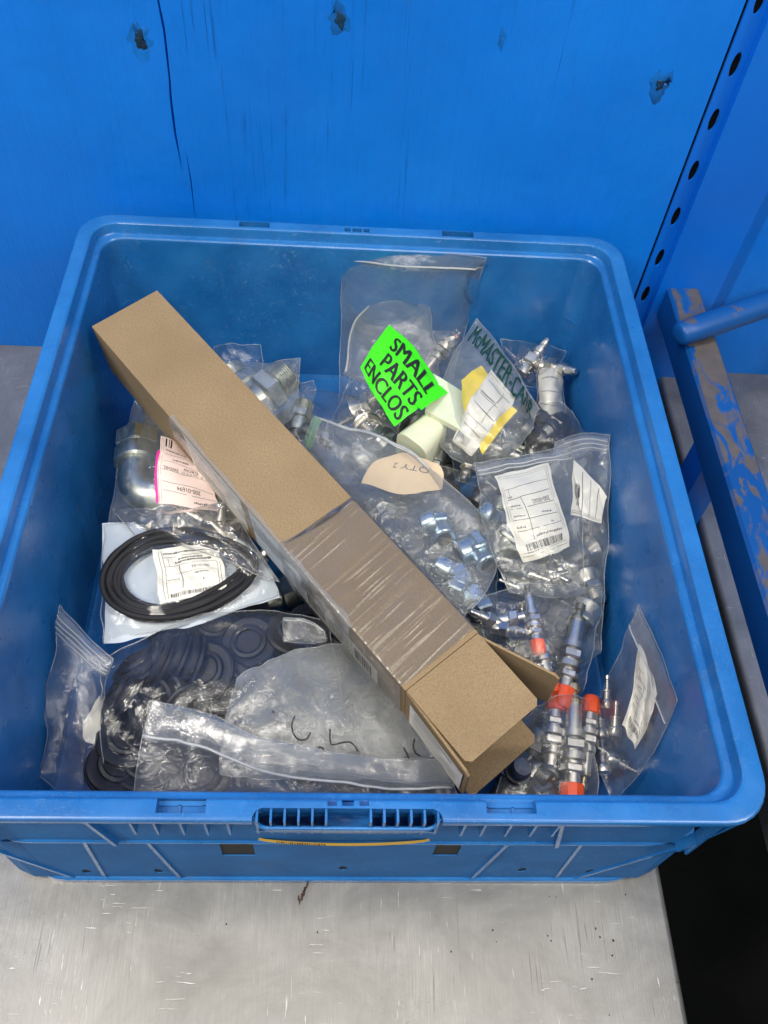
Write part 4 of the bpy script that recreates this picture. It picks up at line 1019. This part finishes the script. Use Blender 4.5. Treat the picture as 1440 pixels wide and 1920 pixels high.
    for ci,(px,py,k,d,z) in enumerate(((833,1012,'cap_nut',(-.15,.9,-.25),.090),(897,1012,'plug_ring',(.35,-.5,-.8),.094),(917,1062,'cap_nut',(-.25,.9,-.3),.090),(884,1108,'cap_nut',(.3,-.8,.1),.074),(858,1040,'cap_nut',(.8,.5,.1),.082),(905,975,'plug_ring',(.6,.5,.3),.086),(868,1082,'cap_nut',(-.4,-.8,.2),.078),(795,985,'plug_ring',(.8,.1,.5),.088),(820,1060,'cap_nut',(.7,-.5,.1),.078))):
        put(k,'blue_white_cap',CL[ci],'cap',at(px,py,z),d,'caps in the hazy bag',1.0)
    # --- bag of orange capped valves
    sJ=Sheet([[(955,1330,.065),(1030,1335,.068),(1090,1300,.055)],[(912,1195,.085),(1005,1200,.105),(1118,1190,.072)],[(905,1112,.09),(1000,1095,.1),(1126,1105,.075)]],.006,.0045,.028,51,power=.4)
    bag('poly_bag','crinkled clear bag of orange capped valves beside the open flap','bag',sJ,'film_clear')
    def valve(k,a,b,za,zb,label,group,sc=1.0):
        A=at(*a,za); B=at(*b,zb); c=(A+B)/2
        return put(k,'capped_valve',label,'valve',c,B-A,group,sc)
    valve('capped_valve',(994,1130),(1006,1196),.098,.096,'nickel valve with orange cap, uppermost in the crinkled bag',None,.82)
    valve('twin_capped_valve',(1004,1182),(1026,1264),.088,.084,'nickel valve with orange caps at both ends in the crinkled bag',None,.95)
    valve('capped_valve',(1083,1165),(1056,1300),.078,.070,'long nickel valve pointing its orange cap towards the blue floor',None,1.25)
    for px,py in ((940,1180),(955,1160),(925,1165)): put('compression_fitting','small_fitting','small dark fitting at the edge of the crinkled valve bag','fitting',at(px,py,.085),(R.uniform(-1,1),R.uniform(-1,1),.3),'fittings beside the valves',1.0)
    # --- lower right bag of valves
    sK=Sheet([[(925,1500,.058),(1020,1510,.06),(1118,1500,.05)],[(960,1400,.07),(1050,1400,.082),(1118,1400,.065)],[(1005,1322,.07),(1060,1308,.08),(1118,1318,.066)]],.006,.0042,.03,54,power=.4)
    bag('poly_bag','hazy clear bag of orange capped valves by the front wall','bag',sK,'film_veil')
    valve('capped_valve',(1030,1450),(1040,1330),.058,.066,'nickel valve with an orange cap right beside the cardboard flap',None,1.1)
    valve('twin_capped_valve',(1038,1340),(1010,1400),.054,.05,'short orange capped valve lying under the cardboard flap',None,.8)
    valve('capped_valve',(1076,1312),(1072,1492),.070,.06,'nickel valve whose orange cap points at the front wall',None,1.3)
    valve('capped_valve',(1096,1440),(1106,1338),.055,.062,'nickel valve with an orange cap next to the small slip bag',None,1.0)
    for px,py in ((985,1440),(1000,1400),(960,1460),(1010,1460)): put('pipe_coupling','grey_coupling','grey coupling in the shade under the open box end','fitting',at(px,py,.05),(R.uniform(-1,1),R.uniform(-1,1),.2),'couplings under the open box end',.9)
    # --- small slip bag in the right front
    sL=Sheet([[(1112,1340,.045),(1108,1415,.047),(1150,1505,.045)],[(1158,1232,.092),(1190,1325,.104),(1205,1440,.085)],[(1200,1132,.140),(1240,1225,.154),(1271,1312,.166)]],.004,.0016,.03,57,power=.5,wander=.002,down=.008)
    rL=bag('zip_bag','small clear zip bag with a wavy slip leaning on the right wall','bag',sL,'film_soft',[(((.01,.80),(.99,.83),(.99,.99),(.01,.99)),[(.05,.0008)])])
    paper(rL,sL,None,'paper',-.0002,name='paper_slip',draw=slip('200-00262',9),uvq=[sL.uv(1166,1360),sL.uv(1190,1405),sL.uv(1234,1300),sL.uv(1198,1205)],wave=.0022,waves=2,nu=40,nv=40)
    for px,py,d in ((1137,1330,(0.1,.9,.3)),(1128,1385,(.05,1,.1)),(1152,1380,(.1,.9,.4)),(1140,1420,(.9,-.5,0)),(1132,1450,(.1,.9,0)),(1160,1430,(-.6,.5,0))):
        put('pin_fitting','nickel_connector','small nickel connector in the small bag with the wavy slip','connector',at(px,py,.048),d,'connectors in the wavy slip bag',1.0)
    # --- bags behind the box, upper left
    s=Sheet([[(395,695,.085),(440,705,.09),(492,700,.085)],[(396,670,.095),(440,668,.105),(490,672,.095)],[(398,648,.100),(440,644,.105),(486,649,.1)]],.004,.005,.018,61,power=.4)
    bag('poly_bag','shiny crumpled clear bag just behind the cardboard box','bag',s,'film_clear')
    sM=Sheet([[(440,770,.095),(500,815,.105),(545,790,.09)],[(425,715,.11),(500,735,.128),(560,735,.1)],[(420,680,.115),(495,682,.125),(567,673,.118)]],.010,.0026,.035,63,power=.5)
    bag('poly_bag','grey hazy bag with a big threaded adapter behind the box','bag',sM,'film_milky')
    put('hex_adapter','hex_adapter','big threaded hex adapter in the grey hazy bag','adapter',at(510,727,.092),pdir((495,745),(560,690),.1,.112),None,1.25)
    put('hex_adapter','hex_adapter','second hex adapter half hidden by the cardboard box','adapter',at(455,720,.088),(-.6,.6,0),None,1.1)
    sM2=Sheet([[(540,838,.07),(568,850,.075),(590,832,.07)],[(535,780,.085),(565,780,.095),(588,770,.082)],[(545,725,.09),(570,720,.095),(590,714,.092)]],.005,.004,.02,65,power=.4)
    bag('poly_bag','narrow crumpled bag between the grey bag and blue floor','bag',sM2,'film_soft')
    put('hex_adapter','grey_adapter','small grey adapter in the narrow crumpled bag','adapter',at(565,775,.072),(.2,.8,.2),None,.7); put('pipe_coupling','grey_coupling','small coupling below the adapter in the narrow bag','fitting',at(560,812,.065),(.6,.4,.1),None,.7)
    # --- left bag with the elbow and pink slip
    sN=Sheet([[(202,985,.095),(300,992,.112),(430,985,.11)],[(215,880,.105),(290,868,.135),(400,900,.118)],[(252,752,.105),(300,775,.122),(350,845,.112)]],.006,.0026,.045,71,power=.45)
    rN=bag('poly_bag','clear bag with a galvanised elbow and pink slip by the left wall','bag',sN,'film_veil',back_mat='film_cloud')
    A=at(262,905,.105); B=at(268,800,.105)
    put('swivel_elbow','swivel_elbow','big galvanised swivel elbow beside the pink slip','elbow',at(256,893,.108),-(B-A),None,1.12,roll=PI/2)
    put('swivel_elbow','swivel_elbow','second galvanised elbow half hidden under the box corner','elbow',at(330,860,.085),(.6,.6,0),None,1.0)
    def dN(p):
        for k,y in enumerate((.16,.27,.42,.56,.70)): p.rect(.10,.97,y,y+.006,True)
        p.rect(.03,.036,.02,.98,True); p.rect(.07,.075,.02,.98,True)
        p.text('300-01694',.35,.72,.19,.245,False,True); p.text('ELBOW',.46,.72,.485,.535,False,True); p.text('8 -2# F.S.O.',.42,.80,.43,.475,True,True); p.text('SWIVEL',.12,.36,.43,.475,False,True)
        p.dashes(.27,.55,.60,.635,4); p.dashes(.60,.95,.06,.10,5); p.dashes(.12,.5,.76,.80,6)
        p.rect(.11,.135,.84,.98); p.rect(.17,.18,.84,.98); p.rect(.2,.225,.84,.98)
    sl,fnN=paper(rN,sN,None,'pink_paper',.0010,name='pink_slip',draw=dN,uvq=[sN.uv(297,945),sN.uv(412,962),sN.uv(400,850),sN.uv(302,818)])
    S,T=np.meshgrid(np.linspace(-.035,.012,3),np.linspace(0,.72,12)); obj('magenta_edge',local(MB().grid(fnN(S,T,.0006)),rN),'magenta',sl)
    # crumpled bag tails in front of it
    sO=Sheet([[(262,1005,.118),(390,1040,.125),(525,1095,.120)],[(225,975,.118),(365,990,.13),(470,1010,.128)],[(210,955,.112),(330,950,.122),(440,955,.118)]],.006,.0065,.020,73,power=.3)
    bag('poly_bag','crumpled tail of clear film between pink slip and black rings','bag',sO,'film_crisp')
    for px,py in ((410,1005),(435,1020),(395,985),(460,1040),(480,1055),(275,985)): put('compression_fitting','bright_fitting','small bright fitting under the crumpled film beside the box','fitting',at(px,py,.108),(R.uniform(-1,1),R.uniform(-1,1),.3),'fittings under the crumpled film',1.1)
    # --- white backed bag with the black rings
    sP=Sheet([[(197,1204,.090),(360,1172,.102),(524,1118,.108)],[(194,1090,.102),(345,1085,.110),(500,1065,.116)],[(191,984,.112),(330,990,.118),(450,1010,.122)]],.009,.0014,.05,81,power=.4)
    sPb=Sheet([[(197,1204,.090),(360,1172,.102),(524,1118,.108)],[(194,1090,.100),(345,1085,.107),(500,1065,.113)],[(191,984,.112),(330,990,.116),(450,1010,.120)]],.0,.0026,.035,82)
    rP=bag('poly_bag','white backed bag of thin black rings by the left wall','bag',sP,'film_clear',back=False)
    obj('white_backing',local(MB().grid(sPb.patch(((0,0),(1,0),(1,1),(0,1)),60,50,1,-.0008)),rP),'white_poly',rP,smooth=True)
    for i in range(16):
        f=i/15; grp='thin black rings in the white bag'
        m=MB(); path=[]; n=64; zz=.0030+.006*(R.random())
        ph=R.uniform(-.06,.06); ox=R.uniform(-3,3); oy=R.uniform(-2,2)
        ax=110+32*f; ay=54+24*f
        for k in range(n):
            t=2*PI*k/n; egg=1-.22*math.cos(t)
            x=340+ox+ (ax*math.cos(t))*(1.0)+ (4*math.sin(3*t+i)); y=1082+oy+ay*math.sin(t)*egg*1.05-12*math.cos(t)+ (2.0*math.sin(2*t+i*1.7))
            if x>455+f*22: x=455+f*22+ (x-455-f*22)*.7
            u,v=sPb.uv(x,y); path.append(tuple(sPb.pos(np.array([u]),np.array([v]),1,zz)[0]))
        # smooth the path
        p=np.array(path)
        for _ in range(3): p=(np.roll(p,1,0)+p*2+np.roll(p,-1,0))/4
        o=obj('rubber_ring',MB().tube([tuple(q) for q in p],.0028,8,True),'rubber',None,smooth=True)
        tag(o,'thin black rubber ring bundled in the white backed bag','ring',grp)
    paper(rP,sP,[(303,1133),(425,1108),(405,1022),(285,1031)],'paper',.0004,name='paper_slip',wave=.0006,waves=3,draw=(lambda p:[
        p.rect(.08,.086,.05,.95),p.rect(.13,.136,.05,.95),p.rect(.90,.906,.05,.95),p.rect(.94,.946,.05,.95),p.bars(.17,.86,.07,.14,5),
        p.rect(.36,.37,.2,.66),p.rect(.20,.205,.66,.80),p.rect(.13,.90,.66,.668,True),p.rect(.13,.90,.50,.506,True),p.rect(.13,.36,.35,.356,True),p.rect(.13,.9,.82,.828,True),
        p.text('4810143',.54,.80,.55,.60,False,True),p.dashes(.55,.78,.43,.47,3),p.dashes(.30,.84,.70,.745,4,False),p.dashes(.36,.70,.755,.79,9,False),p.dashes(.15,.88,.87,.91,5,False),p.dashes(.15,.33,.38,.41,6),p.dashes(.66,.68,.29,.33,7,False)]))
    # --- left front zip bag
    sQ=Sheet([[(80,1455,.045),(140,1500,.05),(205,1500,.05)],[(90,1300,.075),(135,1310,.092),(192,1335,.075)],[(115,1133,.115),(160,1188,.112),(213,1228,.108)]],.006,.0032,.04,91,power=.45)
    rQ=bag('zip_bag','hazy zip bag with folded slips in the left front corner','bag',sQ,'film_soft',[(((.01,.80),(.99,.83),(.99,.985),(.01,.985)),[(.15,.0006),(.35,.0006),(.55,.0006),(.75,.0006)])])
    for k in range(4):
        sq=Sheet([[(160+4*k,1395,.072-.002*k),(190+2*k,1404,.07-.002*k)],[(156+4*k,1360,.079-.002*k),(186+2*k,1350,.077-.002*k)],[(172+4*k,1332,.08-.002*k),(190+3*k,1300,.078-.002*k)]],.0,.0012,.02,93+k)
        o=obj('folded_slip',MB().grid(sq.patch(((0,0),(1,0),(1,1),(0,1)),10,16)),'paper',None,smooth=True); tag(o,'folded paper slip stacked in the left front zip bag','slip','folded slips in the left front bag')
    # --- bag of black grommets
    sR=Sheet([[(200,1510,.06),(420,1515,.07),(700,1515,.07)],[(187,1350,.088),(400,1320,.108),(650,1330,.105)],[(192,1240,.098),(400,1148,.112),(610,1165,.112)]],.006,.0030,.045,101,power=.4,down=.05)
    bag('zip_bag','big clear bag of black rubber grommets along the front','bag',sR,'film_thin')
    for px,py,d,z in ((232,1300,(-.75,.3,.5),.080),(262,1250,(-.5,.5,.6),.082),(300,1238,(-.9,.2,.45),.086),(328,1236,(-.9,.2,.45),.087),(356,1240,(-.9,.1,.45),.088),(392,1258,(-.3,-.25,.9),.092),(468,1208,(-.1,-.1,1),.093),(548,1192,(.2,.2,.95),.092),(430,1290,(-.2,-.4,.8),.082),(250,1350,(-.7,-.3,.5),.075),(310,1300,(-.5,-.5,.6),.076),(360,1330,(.3,-.6,.6),.075),(585,1180,(.4,.1,.9),.088),(235,1390,(.2,.1,.9),.065),(505,1250,(.1,-.3,.9),.08),(290,1380,(.1,.3,.9),.065),(215,1440,(.4,.1,.9),.06),(330,1190,(-.3,.3,.9),.08),(400,1180,(.1,.2,.95),.084),(520,1215,(-.4,.1,.85),.076),(610,1230,(.2,.1,.95),.08),(445,1240,(.3,-.2,.9),.08),(340,1400,(.2,-.1,.95),.06),(420,1380,(-.2,-.1,.95),.06),(500,1400,(.1,.3,.9),.06),(580,1420,(-.3,.1,.9),.06),(660,1440,(.2,-.2,.9),.06),(560,1320,(.1,-.1,.95),.066),(640,1360,(.2,.2,.9),.06),(480,1320,(.1,.1,.95),.066),(270,1440,(.1,.2,.9),.055),(380,1450,(.1,-.2,.9),.055),(730,1400,(.1,.1,.9),.06),(700,1330,(-.1,.1,.9),.06)):
        put('rubber_grommet','rubber_grommet',{(468,1208):'flat black grommet with stepped collar, alone near the box edge',(548,1192):'black grommet beside the pale zip bag corner',(392,1258):'black grommet at the open end of the leaning row',(232,1300):'black grommet nearest the left front zip bag'}.get((px,py),'black rubber grommet in the big clear bag along the front'),'grommet',at(px,py,z),d,'black grommets in the front bag',1.15)
    # black ring strip showing under the white bag
    # --- grey hazy bag with pen marks, front centre
    sT=Sheet([[(410,1450,.098),(600,1460,.108),(850,1470,.100)],[(425,1345,.110),(600,1320,.122),(790,1370,.112)],[(440,1275,.112),(560,1220,.122),(700,1205,.114)]],.003,.0026,.05,111,power=.4,down=.006)
    rT=bag('zip_bag','cloudy grey bag with black pen marks below the box','bag',sT,'film_cloud',back_mat='film_cloud')
    def pen(pts,r=.0006):
        U=[sT.uv(*p) for p in pts]; P=[]
        for i in range(len(U)-1):
            for t in np.linspace(0,1,5)[:-1]: P.append((U[i][0]*(1-t)+U[i+1][0]*t,U[i][1]*(1-t)+U[i+1][1]*t))
        P.append(U[-1]); P=np.array(P)
        for _ in range(3): P[1:-1]=(P[:-2]+2*P[1:-1]+P[2:])/4
        W=sT.pos(P[:,0],P[:,1],1,.0006); obj('pen_stroke',local(MB().tube([tuple(w) for w in W],r,6),rT),'ink',rT,smooth=True)
    pen([(552,1344),(546,1358),(550,1376),(560,1388),(574,1388),(583,1374)]); pen([(619,1366),(618,1384),(622,1398),(630,1396),(640,1392),(654,1390),(664,1396),(669,1410)]); pen([(595,1402),(602,1401),(609,1407)],.0005)
    pen([(757,1400),(762,1412),(766,1422)]); pen([(776,1386),(772,1402),(778,1414),(788,1416)])
    pen([(513,1334),(514,1337)],.0009)
    # folded bag corner peeping out behind it
    s=Sheet([[(538,1200,.11),(580,1205,.112),(612,1200,.112)],[(537,1157,.115),(575,1160,.118),(610,1178,.118)]],.001,.0015,.02,113)
    bag('zip_bag','pale zip bag corner poking out below the box edge','bag',s,'film_milky',[(((.02,.82),(.98,.82),(.98,.97),(.02,.97)),[(.5,.0007)])],back=False)
    # --- ribbed zip bag at the very front
    sS2=Sheet([[(245,1512,.085),(400,1516,.09),(520,1520,.092),(680,1522,.09),(880,1524,.085)],[(268,1374,.112),(400,1398,.118),(520,1445,.120),(680,1468,.116),(852,1474,.106)],[(287,1312,.124),(400,1342,.130),(520,1390,.130),(680,1415,.126),(842,1424,.118)]],.004,.0012,.07,121,power=.5,wander=.003)
    bag('zip_bag','ribbed zip bag lying along the front wall of the tote','bag',sS2,'film_soft',[(((.005,.47),(.995,.47),(.995,.985),(.005,.985)),[(.06,.0011)],'film_ribs'),(((.005,.60),(.995,.60),(.995,.985),(.005,.985)),[(.05+.105*k,.00055) for k in range(9)],'film_clear','film_zip')])
build_contents()
bpy.context.view_layer.update()
